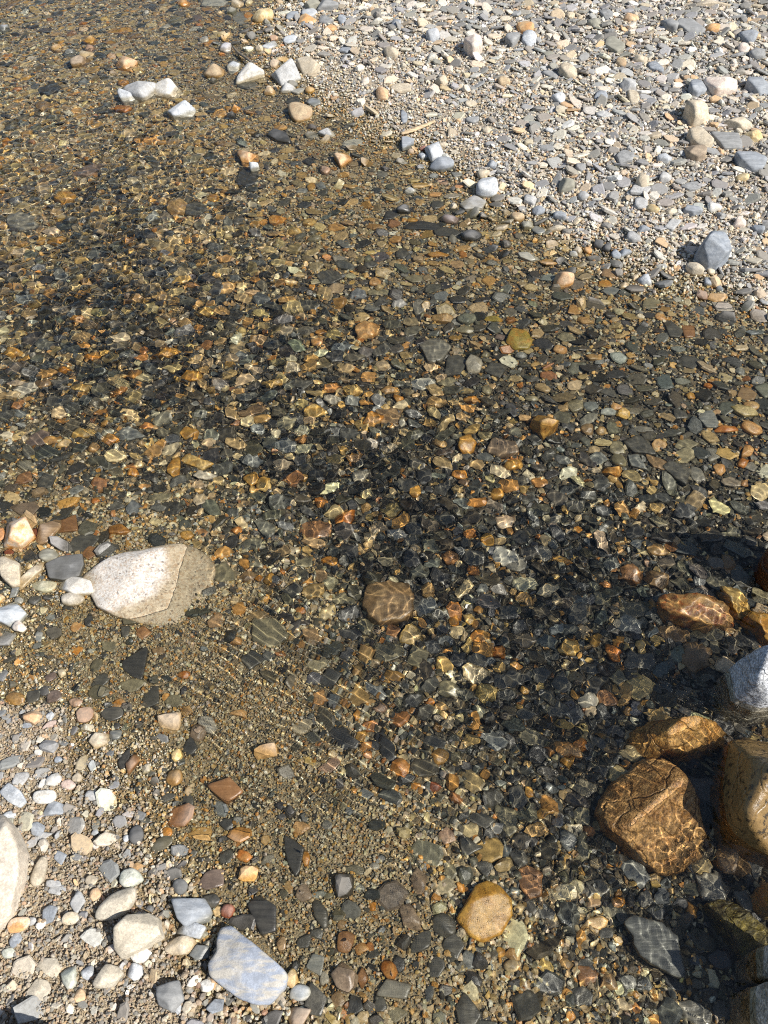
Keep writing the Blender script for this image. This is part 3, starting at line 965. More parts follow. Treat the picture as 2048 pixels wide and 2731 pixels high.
505 1480 74 78 0|r peach|
600 840 78 74 60|r peach|orange-cream pebble left of the cream potato-shaped stone
490 890 94 124 0|s pale|flat pale grey chip left of the orange-cream pebble
310 970 88 104 0|s blue|
445 990 108 74 10|r creamt|tan bean-shaped pebble on dry gravel
115 1030 134 84 10|r split|ochre and white pebble below the big cream boulder
50 1210 94 58 0|r palegreen|
280 222 145 78 5|r bright .6|smooth white oblong pebble on the dry gravel by the left edge
330 115 94 74 40|b bright .7|white squarish chip above the smooth white oblong pebble
130 105 104 84 25|s pale|
80 212 180 84 -35|b white .5|long blue-white slanting stone by the left edge
335 290 155 82 8|b blue .5|two-toned blue slab below the smooth white oblong pebble
60 335 84 52 0|r white|
55 395 114 74 -25|s olive|
230 425 88 78 0|b blue|
275 465 104 58 20|s pale|
580 215 78 58 -20|b pale|
430 145 98 58 -10|r pink|pinkish brown pebble between two white ones on dry gravel
490 95 74 58 0|b cream|
575 750 78 58 0|r cream|
1420 180 235 152 -8|s rustb .4|reddish brown striped slab with a black shadow in the shallows
1100 100 104 98 0|r ochreb .5|ochre-brown pebble on the shallow grit above the striped slab
1065 230 94 58 0|s dark|
1190 245 84 84 0|s dark|
1430 400 98 74 0|s black|small black slate below the reddish brown striped slab
1020 520 145 78 20|r olived .3|olive-dark oval at the edge of wet grit
860 460 94 114 0|r black .7|shiny black wet stone at the waterline with a tiny glint
1055 445 68 58 0|r orange|
1540 600 104 64 -25|g rust .7|orange-rust crumbly pebble left of the big black shard
1430 600 84 124 -40|s dark|
1135 790 104 94 0|r dark .6|dark wet pebble glinting above the blue-grey cobble
1335 745 155 114 0|s purple|dark brownish slab on wet grit right of the glinting pebble
1335 880 114 84 0|r dark|
310 1290 148 94 -20|g creamg .4|
240 1440 150 110 0|g creamg .3|
95 1130 68 94 -30|s blue|
340 770 104 42 0|s pale|
345 815 94 52 0|s pale|
1440 945 94 84 0|r darkred .6|dark red-brown pebble right of the blue-grey cobble
610 525 48 52 0|r rosy|
795 485 42 42 0|r white|
600 445 48 42 0|b white|
700 1180 60 60 0|b rosy|
200 1010 60 50 0|b pale|
380 600 90 60 -30|s blue|
950 930 60 40 0|b dark|
1380 1160 60 60 0|b dark|
230 1810 430 230 0|b grey 2.6|
-60 1830 250 200 0|b dark 2.0|
@680 2031
320 610 52 114 10|b orange .5|bright orange bar standing against the big black shard
60 955 150 255 35|s black .3|rough black slab right of the dark red-brown pebble
1195 1035 155 138 0|r dark .35|dark round slate disc left of the amber cobble
1050 1145 175 104 40|r dark .35|dark oblong stone slanting below the dark round disc
1255 1165 124 155 30|s dark|dark kidney-shaped slate under the dark round disc
975 990 112 195 40|b brownp .4|grey-brown slanting bar with a black edge on the shallow grit
1035 750 104 165 0|b brownp .4|upright brownish grey block with a dark left side
570 1365 180 178 0|b brownp .5|largest purplish grey angular stone near the bottom, with a black shadow
680 1370 74 134 0|b rustb|
850 1305 98 128 40|g rust .6|rust granite pebble between a black chip and the purplish grey stone
910 1280 94 84 -40|s black|
875 1445 205 114 -15|s grey .35|grey triangular slate right of the purplish grey angular stone
790 1540 94 104 0|s dark|dark rounded chip under the grey triangular slate
1145 1300 128 104 35|s dark|dark smooth oblong slate below the kidney-shaped one
380 1285 114 124 0|s blue|dark blue-grey diamond slate left of the purplish grey stone
285 1460 138 94 5|r banded .6|banded white-grey pebble beside the end of the pale driftstone
380 1500 148 185 0|s dark .25|
230 1370 94 114 0|g ochrec .7|
270 1620 165 114 0|b woody .6|brown block with cream top layer cut by the bottom edge
490 1640 135 62 -30|b yellowp|yellowish wedge cut by the bottom edge
525 1510 104 114 0|b brown|
630 1540 114 114 0|s black|
680 1620 94 74 0|b cream|pale cream pebble near the bottom edge right of the yellowish wedge
1330 1590 155 175 45|s dark .25|dark slanting slab at the bottom edge, middle
1140 155 78 68 0|r darkred|
1015 150 74 42 0|r orange|
630 680 165 54 -5|s olived|dark olive bar on shallow grit right of the bright orange bar
755 660 68 46 0|r pale|
420 970 84 205 25|s dark .3|long dark slate slanting on shallow grit
310 830 108 104 0|r brownp .4|brownish grey pebble below the big black shard
215 795 58 84 35|b tan|
1305 795 62 84 25|b orange|orange triangular chip above the amber cobble
740 915 52 52 0|b orange|
465 850 68 42 0|r olive|
290 425 124 84 0|g peach|
455 395 74 62 0|s grey|
1445 680 124 104 0|s dark|
1355 545 155 114 -15|s dark|dark slab netted with light above the amber cobble
1430 370 185 94 -10|s dark|dark lens-shaped slate below the cream splinter
1600 370 135 195 10|s olive|olive slab netted with golden light left of the brown boulder
1380 300 48 84 -15|b cream|cream splinter pointing up among dark slates
575 1140 114 124 0|r rustb .4|
670 1180 84 62 30|b peach|
310 1130 104 94 0|s dark|
390 1090 94 74 0|s dark|
165 1155 62 94 0|r brown|
1350 1250 94 114 20|s blue|
1550 1205 68 62 0|r ochre|
1620 1290 94 74 0|r cream|
545 1030 52 58 0|r brown|
1240 700 94 94 0|s olive|
900 1600 155 94 0|s olive|
440 1370 62 84 0|r pale|
710 205 94 62 -30|s blue|
1215 470 114 104 0|s pink|
600 310 60 50 0|s blue|
@1348 2031
815 690 225 142 -35|s blue|blue-black slate with white ripple lines at the foot of the brown boulder
160 760 155 185 0|s rustb|rust-brown slab netted with light above the amber cobble
1310 805 215 170 0|s grey .5|grey block crossed by bright light lines in the dark water
1510 870 104 145 25|s grey|small grey slate right of the block crossed by light lines
1430 600 215 230 0|b brown .4|dark brown block with a rusty corner below the speckled wet boulder
1590 670 124 175 0|s grey|grey slate wedged beside the dark brown block
490 540 94 195 -10|s olive|
390 495 114 124 0|r blue|
710 890 94 62 0|g orange|
530 1350 135 104 0|s rustb|
510 1290 114 94 0|s dark|
1180 1585 225 135 -30|s grey .3|streaky dark slab at the bottom edge beside deep shadow
480 1480 155 114 0|s dark|
1158 1398 52 42 0|r ochre|small golden pebble alone below the blue-grey jagged slab
885 870 114 94 0|s dark|
905 830 48 34 0|b cream|
150 190 54 84 20|r ochre|
80 230 114 155 0|s dark|
660 940 124 84 0|s olive|
560 640 62 62 0|b cream|
1060 1400 155 74 -25|s black|
380 1280 94 62 -20|b tan|
45 1220 114 74 0|b tan|
650 1390 114 94 0|b brown|
410 1610 52 52 0|r orange|
700 720 52 52 0|b cream|
768 755 44 64 20|b tan|
480 350 114 114 0|s olive|
240 330 130 70 -10|b ochre|
250 960 150 80 0|s dark|
640 1080 120 80 0|s dark|
'''
# traced outlines: crop origin, zoom, points; kind, colour, height of its top above the water (m); cuts: facets (azimuth, tilt, distance)
BIG = [
 (0, 1340, 2.676, [(560,540),(680,450),(780,390),(870,352),(970,352),(1060,310),(1200,288),(1330,310),(1430,360),(1510,430),(1505,560),(1450,690),(1320,800),(1200,830),(1040,810),(860,770),(740,720),(680,640),(600,580)],
  'granite', 'granite', .030, 'granite_boulder', 'boulder', 'large speckled white granite boulder half in the stream, left side', [(-160,30,.66),(-6,38,.38),(-70,38,.46),(100,55,.74)]),
 (1640, 1480, 4.066, [(510,430),(620,400),(760,425),(900,415),(1060,425),(1180,490),(1225,620),(1265,760),(1180,800),(980,800),(860,775),(700,725),(560,675),(490,600),(485,510)],
  'rough', 'mottled', -.012, 'angular_boulder', 'boulder', 'rust and cream mottled boulder under water near the right edge', [(-60,25,.66)]),
 (1640, 1480, 4.066, [(1185,315),(1260,325),(1390,390),(1475,540),(1475,620),(1400,640),(1380,705),(1300,685),(1240,625),(1205,500),(1175,400)],
  'rough', 'yellow', -.022, 'angular_stone', 'stone', 'yellow-ochre ridged stone right of the mottled rust boulder', [(-30,35,.5)]),
 (1640, 1480, 4.066, [(1430,670),(1520,590),(1660,565),(1800,600),(1800,960),(1640,985),(1580,940),(1550,830),(1470,740)],
  'rough', 'ochre', -.010, 'angular_stone', 'stone', 'golden ochre stone cut by the right edge beside the ridged one', [(-45,25,.6)]),
 (1640, 1480, 4.066, [(1060,1100),(1150,1090),(1270,1165),(1380,1120),(1460,1045),(1600,1030),(1750,990),(2050,1150),(2050,1700),(1660,1740),(1480,1755),(1330,1650),(1200,1560),(1100,1480),(1058,1300)],
  'veined', 'bluewhite', .14, 'angular_boulder', 'boulder', 'pale blue-white boulder with navy shaded faces, rising from black shadow at the right edge', [(-48,28,.62),(178,74,.78),(108,66,.72)]),
 (1348, 1360, 2.37, [(800,1390),(850,1320),(960,1295),(1080,1325),(1200,1305),(1340,1315),(1405,1370),(1410,1470),(1360,1515),(1240,1535),(1090,1590),(1000,1560),(880,1575),(800,1530),(770,1450)],
  'rough', 'golden', .014, 'angular_boulder', 'boulder', 'golden brown log-shaped wet boulder above the biggest brown boulder', [(-70,30,.62)]),
 (1348, 2031, 2.37, [(590,300),(640,200),(760,95),(900,5),(1000,-30),(1080,15),(1140,70),(1230,260),(1248,420),(1200,540),(1080,615),(930,635),(830,585),(700,485),(610,390)],
  'rough', 'brownb', .016, 'angular_boulder', 'boulder', 'biggest brown boulder, wedge-shaped, its lower face netted with golden light', [(-55,34,.50),(128,40,.50)]),
 (1560, 1980, 2.945, [(1270,-20),(1437,-80),(1700,-20),(1800,500),(1800,1000),(1600,960),(1437,890),(1330,830),(1230,770),(1140,685),(1105,600),(1112,450),(1150,280),(1200,150),(1245,60)],
  'speckwet', 'darktan', .11, 'angular_boulder', 'boulder', 'tan and black wet boulder at the right edge carrying a white stone', [(-60,32,.60),(160,66,.84)]),
 (1560, 1980, 2.945, [(1340,290),(1430,212),(1580,180),(1640,300),(1600,470),(1437,515),(1380,435),(1345,375)],
  'rough', 'rosyw', .165, 'angular_stone', 'stone', 'pinkish white stone lying on the tan and black wet boulder', [(-60,30,.6)]),
 (1560, 1980, 2.945, [(332,1418),(420,1388),(530,1408),(640,1440),(685,1490),(748,1530),(748,1812),(700,1822),(600,1772),(500,1722),(420,1662),(372,1590),(383,1530),(343,1480)],
  'slate', 'bluedark', -.045, 'flat_slate', 'slate', 'blue-grey jagged slab crossed by white light lines, lower right', []),
 (1560, 1980, 2.945, [(985,1290),(1090,1250),(1200,1290),(1290,1380),(1437,1470),(1437,1560),(1330,1600),(1260,1695),(1190,1685),(1130,1540),(1050,1400)],
  'rough', 'mossyd', -.02, 'angular_boulder', 'boulder', 'olive mossy boulder under water in the shadow of the right edge', [(-60,28,.6)]),
 (1560, 1980, 2.945, [(1385,1190),(1437,1070),(1560,1030),(1660,1200),(1640,1400),(1437,1395),(1395,1320)],
  'rough', 'yellow', .035, 'angular_boulder', 'boulder', 'cream-ochre boulder cut by the right edge below the grey slates', [(-50,35,.6)]),
 (1560, 1980, 2.945, [(1285,1650),(1410,1565),(1600,1540),(1750,1650),(1700,1900),(1500,1960),(1370,1885),(1290,1760)],
  'rough', 'greywet', .12, 'angular_boulder', 'boulder', 'upper grey-white wet boulder of two in the bottom right corner', [(-60,30,.6),(165,66,.86)]),
 (1560, 1980, 2.945, [(1255,1980),(1320,1895),(1410,1850),(1600,1840),(1750,2000),(1750,2350),(1400,2330),(1275,2200)],
  'rough', 'greywet', .12, 'angular_boulder', 'boulder', 'lower grey-white wet boulder of two in the bottom right corner', [(-60,30,.6),(165,66,.86)]),
 (1348, 1360, 2.37, [(1705,230),(1730,170),(1790,90),(1950,80),(2100,200),(2120,420),(1950,460),(1800,420),(1740,350),(1705,290)],
  'rough', 'redwet', .19, 'angular_boulder', 'boulder', 'dark red-brown wet boulder at the right edge casting deep shadow', [(-60,30,.62)]),
 (0, 2250, 2.074, [(-175,-60),(-75,-112),(0,-60),(38,-10),(84,60),(104,160),(92,330),(58,372),(0,402),(-95,385),(-195,300),(-215,100)],
  'rough', 'creamrose', .085, 'angular_boulder', 'boulder', 'big cream boulder cut by the left edge on the dry gravel', [(-60,20,.62)]),
 (0, 2250, 2.074, [(1205,500),(1260,486),(1340,540),(1450,610),(1560,690),(1584,720),(1572,770),(1500,842),(1440,848),(1330,812),(1240,762),(1180,722),(1160,670),(1200,610),(1196,550)],
  'veined', 'driftstone', .036, 'angular_stone', 'stone', 'long pale driftstone, bluish white with a notched end, near the bottom', [(-45,8,.80),(120,30,.85)]),
 (0, 2250, 2.074, [(640,480),(700,418),(800,398),(850,420),(884,505),(790,572),(690,612),(652,572)],
  'rough', 'creamg', .062, 'angular_stone', 'stone', 'big square cream block on dry gravel below the cream potato-shaped stone', [(-60,18,.6)]),
 (680, 2031, 2.37, [(1320,920),(1400,800),(1480,770),(1560,810),(1622,880),(1622,960),(1550,1062),(1430,1114),(1350,1084),(1270,990)],
  'rough', 'amber', -.003, 'rounded_stone', 'cobble', 'amber oval cobble with a dark upper rim, netted with golden light', [(-50,28,.55)]),
 (0, 1360, 2.37, [(768,962),(905,868),(925,890),(922,1072),(860,1056),(790,1012)],
  'slate', 'black', -.008, 'flat_slate', 'slate', 'larger black triangle of slate in the shallows below the granite boulder', []),
 (0, 1360, 2.37, [(283,345),(370,300),(500,285),(527,350),(516,420),(420,442),(330,428)],
  'slate', 'dark', .012, 'flat_slate', 'slate', 'black slate slab left of the speckled granite boulder', []),
 (680, 2031, 2.37, [(174,472),(245,505),(312,550),(290,690),(265,722),(210,640),(185,560)],
  'slate', 'black', -.006, 'flat_slate', 'slate', 'big black shard of slate beside the bright orange bar', []),
 (680, 1360, 2.37, [(690,520),(720,462),(850,450),(970,460),(1002,560),(992,660),(920,700),(790,722),(720,680),(688,600)],
  'rough', 'brown', -.025, 'flat_slate', 'slate', 'broad brown slab netted with golden light in the middle of the stream', [(-50,8,.7)]),
 (1348, 0, 2.37, [(1222,1570),(1250,1455),(1330,1480),(1390,1530),(1408,1600),(1330,1652),(1275,1648)],
  'veined', 'blue', .098, 'angular_stone', 'stone', 'largest blue-grey block on the lower bank, black shadow to its left', [(-45,18,.70),(150,66,.72)]),
]
# ------------------------------------------------------------------ stone materials
def hero_mat(name, kind, dust=.14, wet_to=0.0):
    m = bpy.data.materials.new(name); N = NT(m)
    pos, w = wetness(N, .004 + wet_to, .013 + wet_to)
    c1 = N.n('ShaderNodeAttribute', {'attribute_name': 'tint'}).outputs['Color']
    c2 = N.n('ShaderNodeAttribute', {'attribute_name': 'tint_patch'}).outputs['Color']
    def noise(s, d=4.0, r=.6, vec=pos): return N.n('ShaderNodeTexNoise', None, Vector=vec, Scale=s, Detail=d, Roughness=r).outputs['Fac']
    n1, n2 = noise(55, 5, .65), noise(420, 3, .7)
    hgt = N.math('ADD', n1, N.math('MULTIPLY', n2, .35))
    st, dist = .5, .003
    if kind == 'slate':
        mp = N.n('ShaderNodeMapping', None, Vector=pos, Rotation=(0.1, .2, .5), Scale=(18, 150, 150)).outputs[0]
        s1 = noise(1.0, 4, .6, mp)
        c = N.mix(N.ramp(s1, .35, .7), c1, c2)
        c = N.mix(N.ramp(n1, .62, .74, 0, .35), c, (.30, .30, .30, 1))
        hgt = N.math('ADD', s1, N.math('MULTIPLY', n2, .2)); st, dist = .5, .002
    elif kind == 'granite':
        v = N.n('ShaderNodeTexVoronoi', None, Vector=pos, Scale=280.0, Randomness=1.0)
        s = N.n('ShaderNodeSeparateColor', None, Color=v.outputs['Color']).outputs[0]
        r = N.n('ShaderNodeValToRGB', None, Fac=s); r.color_ramp.interpolation = 'CONSTANT'
        e = r.color_ramp.elements; e[0].position = 0; e[0].color = (.66, .62, .56, 1); e[1].position = .38; e[1].color = (.53, .48, .42, 1)
        for q, cc in ((.60, (.52, .42, .33, 1)), (.76, (.46, .40, .34, 1)), (.88, (.27, .23, .20, 1)), (.92, (.60, .54, .45, 1))):
            x = e.new(q); x.color = cc
        c = N.mix(N.ramp(n1, .35, .7, 0, .45), r.outputs[0], (.55, .49, .42, 1))
        st, dist = .6, .003
    elif kind == 'veined':
        mp = N.n('ShaderNodeMapping', None, Vector=pos, Rotation=(.3, .2, -.6), Scale=(20, 75, 60)).outputs[0]
        s1 = noise(1.0, 5, .65, mp)
        c = N.mix(N.ramp(s1, .42, .60), c1, c2)
        c = N.mix(N.ramp(noise(16, 3), .56, .66, 0, .55), c, c2)
    elif kind == 'speckwet':
        c = N.mix(N.ramp(noise(75, 5, .75), .52, .60), c1, c2)
    else:
        f = N.ramp(noise(38, 5, .7), .42, .62)
        c = N.mix(f, c1, c2)
        v = N.n('ShaderNodeTexVoronoi', None, Vector=pos, Scale=330.0)
        g = N.n('ShaderNodeSeparateColor', None, Color=v.outputs['Color']).outputs[1]
        gk = N.ramp(g, 0, 1, .84, 1.16) if not wet_to else N.ramp(g, 0, 1, .55, 1.45); c = N.mix(1.0, c, N.n('ShaderNodeCombineColor', None, Red=gk, Green=gk, Blue=gk).outputs[0], 'MULTIPLY')
        st, dist = (.8, .006) if wet_to else (.5, .0025)
    if wet_to or kind == 'speckwet':      # cracks and bedding in the large boulders
        dv = N.n('ShaderNodeVectorMath', {'operation': 'ADD'}, _0=pos, _1=N.n('ShaderNodeVectorMath', {'operation': 'SCALE'}, _0=N.n('ShaderNodeTexNoise', None, Vector=pos, Scale=22.0, Detail=4.0).outputs['Color'], Scale=.035).outputs[0]).outputs[0]
        cr = N.n('ShaderNodeTexVoronoi', {'feature': 'DISTANCE_TO_EDGE'}, Vector=dv, Scale=17.0).outputs['Distance']
        ck = N.ramp(cr, 0.0, .018, .84, 1.0)
        c = N.mix(1.0, c, N.n('ShaderNodeCombineColor', None, Red=ck, Green=ck, Blue=ck).outputs[0], 'MULTIPLY')
        hgt = N.math('ADD', hgt, N.math('ADD', N.math('MULTIPLY', N.ramp(cr, 0, .06), .7), N.math('MULTIPLY', noise(20, 5, .7), 2.0)))
    k = N.math('MULTIPLY', N.ramp(n1, .25, .75, .78, 1.22), N.ramp(n2, .25, .75, .85, 1.15))
    c = N.mix(1.0, c, N.n('ShaderNodeCombineColor', None, Red=k, Green=k, Blue=k).outputs[0], 'MULTIPLY')
    c = N.mix(w, N.mix(dust, c, (.50, .47, .42, 1)), wet_colour(N, c, 1.0, (.98, .87, .66, 1)))
    b = N.n('ShaderNodeBump', None, Strength=st, Distance=dist * SC, Height=hgt)
    p = N.n('ShaderNodeBsdfPrincipled', None, Base_Color=c, Roughness=N.math('MULTIPLY_ADD', w, -.52, .85), Normal=b.outputs[0])
    N.n('ShaderNodeOutputMaterial', None, Surface=p.outputs[0])
    return m
MATS = {'boulder': hero_mat('cracked_stone', 'rough', .08, .012), 'slate': hero_mat('slate', 'slate'), 'rough': hero_mat('weathered_stone', 'rough'), 'granite': hero_mat('speckled_granite', 'granite', .05), 'veined': hero_mat('veined_stone', 'veined', .06),
        'speckwet': hero_mat('wet_speckled_stone', 'speckwet', .1, .25), 'roughwet': hero_mat('wet_weathered_stone', 'rough', .1, .25)}

COLS = {  # base colour of the clean dry stone, and of its patches
 'black': ((.055,.058,.064), (.08,.083,.088)), 'dark': ((.088,.092,.094), (.12,.123,.122)), 'grey': ((.20,.208,.212), (.27,.275,.275)), 'blue': ((.20,.228,.265), (.30,.325,.355)),
 'slateg': ((.17,.195,.185), (.24,.26,.24)), 'olive': ((.205,.20,.155), (.28,.27,.21)), 'olived': ((.15,.148,.118), (.20,.195,.16)), 'purple': ((.17,.14,.14), (.23,.19,.185)),
 'brown': ((.25,.18,.115), (.33,.25,.165)), 'brownp': ((.24,.195,.165), (.30,.25,.215)), 'rustb': ((.27,.155,.085), (.36,.22,.13)), 'woody': ((.33,.235,.16), (.42,.32,.225)), 'orangeb': ((.46,.25,.09), (.30,.16,.065)),
 'tan': ((.47,.35,.20), (.38,.25,.13)), 'ochre': ((.50,.33,.125), (.44,.24,.075)), 'ochreb': ((.38,.25,.11), (.30,.19,.085)), 'ochrec': ((.60,.46,.25), (.50,.33,.14)), 'yellow': ((.62,.49,.26), (.50,.33,.12)), 'yellowp': ((.58,.50,.28), (.48,.38,.18)),
 'orange': ((.54,.265,.075), (.58,.38,.18)), 'peach': ((.60,.41,.235), (.52,.30,.14)), 'rust': ((.44,.185,.06), (.54,.30,.13)), 'darkred': ((.24,.09,.06), (.30,.13,.085)), 'pink': ((.40,.29,.24), (.50,.38,.32)), 'rosy': ((.62,.50,.42), (.68,.60,.51)),
 'cream': ((.55,.47,.345), (.46,.38,.265)), 'creamt': ((.53,.43,.29), (.58,.50,.38)), 'creamg': ((.55,.485,.375), (.46,.40,.30)), 'white': ((.49,.51,.525), (.39,.42,.455)), 'bright': ((.66,.64,.59), (.54,.50,.43)), 'pale': ((.36,.365,.365), (.44,.435,.42)),
 'palegreen': ((.50,.52,.43), (.58,.58,.49)), 'palebrown': ((.40,.36,.29), (.48,.44,.37)), 'lavender': ((.44,.43,.46), (.56,.55,.57)), 'banded': ((.36,.40,.44), (.52,.54,.56)), 'split': ((.66,.52,.38), (.56,.28,.08)),
 'mossy': ((.36,.31,.10), (.46,.28,.09)), 'mossyc': ((.58,.52,.34), (.30,.27,.12)), 'granite': ((.6,.55,.5), (.5,.4,.3)), 'mottled': ((.56,.38,.20), (.30,.12,.055)), 'bluewhite': ((.42,.44,.47), (.58,.59,.60)), 'bluedark': ((.115,.13,.155), (.16,.18,.205)), 'golden': ((.64,.42,.19), (.46,.26,.10)),
 'brownb': ((.60,.40,.215), (.38,.225,.11)), 'darktan': ((.36,.26,.14), (.07,.055,.04)), 'rosyw': ((.60,.50,.44), (.66,.59,.53)), 'mossyd': ((.17,.15,.055), (.10,.095,.06)), 'greywet': ((.50,.48,.43), (.27,.26,.21)), 'redwet': ((.13,.05,.028), (.22,.11,.05)),
 'creamrose': ((.56,.48,.38), (.60,.53,.43)), 'driftstone': ((.29,.325,.39), (.47,.44,.385)), 'amber': ((.62,.40,.13), (.52,.30,.085))}

TH = np.linspace(0, 2 * math.pi, 181)[:-1]
def table(x, y):
    """outline points -> radius at each of TH"""
    a = np.mod(np.arctan2(y, x), 2 * math.pi); o = np.argsort(a)
    return np.interp(TH, a[o], np.hypot(x, y)[o], period=2 * math.pi)

def lumps(P, r, freq, octv=3, gain=.55):
    out = np.zeros(len(P)); amp = 1.0
    for _ in range(octv):
        for _ in range(6):
            d = r.normal(0, 1, 3); d *= freq * r.uniform(.7, 1.4) / np.linalg.norm(d)
            out += amp * np.sin(P @ d + r.uniform(0, 6.28) + 1.2 * np.sin(P @ np.roll(d, 1) * .7 + r.uniform(0, 6.28)))
        amp *= gain; freq *= 2.1
    return out / 6

def solid(Rt, c, q, cuts, p, r, sub, rough):
    """a stone from its plan (radius table), half height c and facet planes"""
    V, F = ICO[sub]
    Rm = Rt.mean(); f = min(1.0, max(.25, c / Rm))
    V = V * np.array([1, 1, f]); V = V / np.linalg.norm(V, axis=1)[:, None]
    th = np.mod(np.arctan2(V[:, 1], V[:, 0]), 2 * math.pi); R_ = np.interp(th, TH, Rt, period=2 * math.pi)
    cp = np.hypot(V[:, 0], V[:, 1]); s = (cp / R_) ** q + (np.abs(V[:, 2]) / c) ** q
    s = s ** (p / q)
    for az, tilt, d in cuts:
        n = np.array([math.cos(az) * math.sin(tilt) / Rm, math.sin(az) * math.sin(tilt) / Rm, math.cos(tilt) / c])
        s = s + np.clip(V @ n / d, 0, None) ** p
    P = V * (s ** (-1 / p))[:, None]
    k = 1 + rough * lumps(P / Rm, r, 4.0) + rough * .5 * np.abs(lumps(P / Rm, r, 10.0)) - rough * .25 * np.abs(lumps(P / Rm, r, 24.0))
    return P * k[:, None], F

STEM = {'s': ('flat_slate', 'slate'), 'b': ('angular_stone', 'stone'), 'r': ('rounded_stone', 'pebble'), 'g': ('knobbly_stone', 'stone')}
QS = {'s': (6, 26, .012), 'b': (6, 44, .008), 'r': (3.0, 13, .016), 'g': (4.0, 20, .030)}
FOOT = []          # ellipses the gravel keeps off: x, y, a, b, yaw
loose = []         # stones too small to tell apart, plus two unseen ones added to cast shadow

def place(x0, y0, line, rr):
    nums, spec, label = [s.strip() for s in line.split('|')]
    cx, cy, w, h, ang = [float(s) for s in nums.split()]
    sp = spec.split(); kind, colr = sp[0], sp[1]; t = float(sp[2]) if len(sp) > 2 else None; up = float(sp[3]) if len(sp) > 3 else 0.0
    px, py, w, h = x0 + cx / 2.37, y0 + cy / 2.37, w / 2.37, h / 2.37
    mpp, sd_ = scale_at(px, py); cd_ = math.sqrt(1 - sd_ * sd_)
    vis = min((t or {'s': .2, 'b': .55, 'r': .48, 'g': .5}[kind]) * min(w, h / sd_ * .85), .78 * h / cd_) * mpp
    g = ground(px, py); terr = float(terrain(g[0], g[1]))
    top = terr + vis
    emerg = y0 == 0 and label and not any(q in label for q in ('under', 'barely', 'ripples')) and kind != 's'
    if terr < -.004:
        if emerg: top = max(top, .55 * vis)
        elif t is None: top = min(top, max(terr + .3 * vis, -.004))
    vis = top - terr; c = vis / 1.45; zc = top - c + up
    for _ in range(3):
        g = ground(px, py, terr + .45 * vis + up if top > 0 else zc)
        t2 = float(terrain(g[0], g[1])); zc += t2 - terr; top += t2 - terr; terr = t2
    a_ = R(ang); L = np.array([math.cos(a_), math.sin(a_)]) * w / 2 * mpp; S = np.array([-math.sin(a_), math.cos(a_)]) * h / 2 * mpp
    M = np.outer(L, L) + np.outer(S, S)
    yy = M[1, 1]; new = max(yy - (.62 * vis * cd_) ** 2, .4 * yy)
    D = np.diag([1, math.sqrt(new / yy) / sd_]); M = D @ M @ D.T
    ev, ew = np.linalg.eigh(M); a, b = math.sqrt(ev[1]), math.sqrt(ev[0]); yaw = math.atan2(ew[1, 1], ew[0, 1])
    if rr.random() < .5: yaw += math.pi
    q, p, rough = QS[kind]
    k = {'s': rr.integers(4, 7), 'b': rr.integers(4, 7), 'r': 7, 'g': 6}[kind]
    pa = np.linspace(0, 6.283, k, endpoint=False) + rr.uniform(0, 6.28) + rr.normal(0, .22, k); pd = rr.uniform(.78, 1.02, k)
    ru = (np.clip(np.cos(TH[:, None] - pa) / pd, 0, None) ** {'s': 44, 'b': 44, 'r': 7, 'g': 18}[kind]).sum(1) ** (-1 / {'s': 44, 'b': 44, 'r': 7, 'g': 18}[kind])
    ux, uy = ru * np.cos(TH), ru * np.sin(TH); ux -= (ux.max() + ux.min()) / 2; uy -= (uy.max() + uy.min()) / 2
    ux /= ux.max(); uy /= uy.max()
    if kind != 'r': ux *= 1.04; uy *= 1.04
    X_, Y_ = ux * a, uy * b
    Rt = table(X_ * math.cos(yaw) - Y_ * math.sin(yaw), X_ * math.sin(yaw) + Y_ * math.cos(yaw))
    cuts = []
    if kind == 'b': cuts = [(rr.uniform(0, 6.28), rr.uniform(.08, .35), rr.uniform(.72, .9))] + [(rr.uniform(0, 6.28), rr.uniform(.4, 1.05), rr.uniform(.62, .88)) for _ in range(5)]
    elif kind == 'r': cuts = [(rr.uniform(0, 6.28), rr.uniform(.3, 1.0), rr.uniform(.68, .9)) for _ in range(4)]
    elif kind == 's': cuts = [(rr.uniform(0, 6.28), rr.uniform(.03, .14), rr.uniform(.8, .95)) for _ in range(2)] + [(rr.uniform(0, 6.28), rr.uniform(.8, 1.1), rr.uniform(.78, .95))]
    elif kind == 'g': cuts = [(rr.uniform(0, 6.28), rr.uniform(.3, 1.1), rr.uniform(.6, .88)) for _ in range(6)]
    sub = 4 if w > 45 else 3
    P, F = solid(Rt, c, q, cuts, p, rr, sub, rough * rr.uniform(.8, 1.3))
    c1, c2 = [np.array(z) * math.exp(rr.normal(0, .07)) for z in COLS[colr]]
    FOOT.append((g[0], g[1], a, b, yaw))
    pos = np.array([g[0], g[1], zc])
    if not label:
        loose.append((P + pos, F, c1, c2)); return
    nm, cat = STEM[kind]
    if w > 90 and kind != 's': cat = 'cobble'
    finish(nm, P, F, pos, c1, c2, MATS['slate' if kind == 's' or colr in ('blue', 'grey', 'dark', 'black', 'olive', 'olived', 'slateg', 'banded', 'woody', 'purple') else 'rough'], label, cat)

def tint_patch(me, n, c2):
    at = me.attributes.new('tint_patch', 'FLOAT_COLOR', 'POINT'); at.data.foreach_set('color', np.ascontiguousarray(np.broadcast_to(np.append(np.clip(c2, 0, .82), 1), (n, 4)) if np.ndim(c2) == 1 else c2, np.float32).ravel())

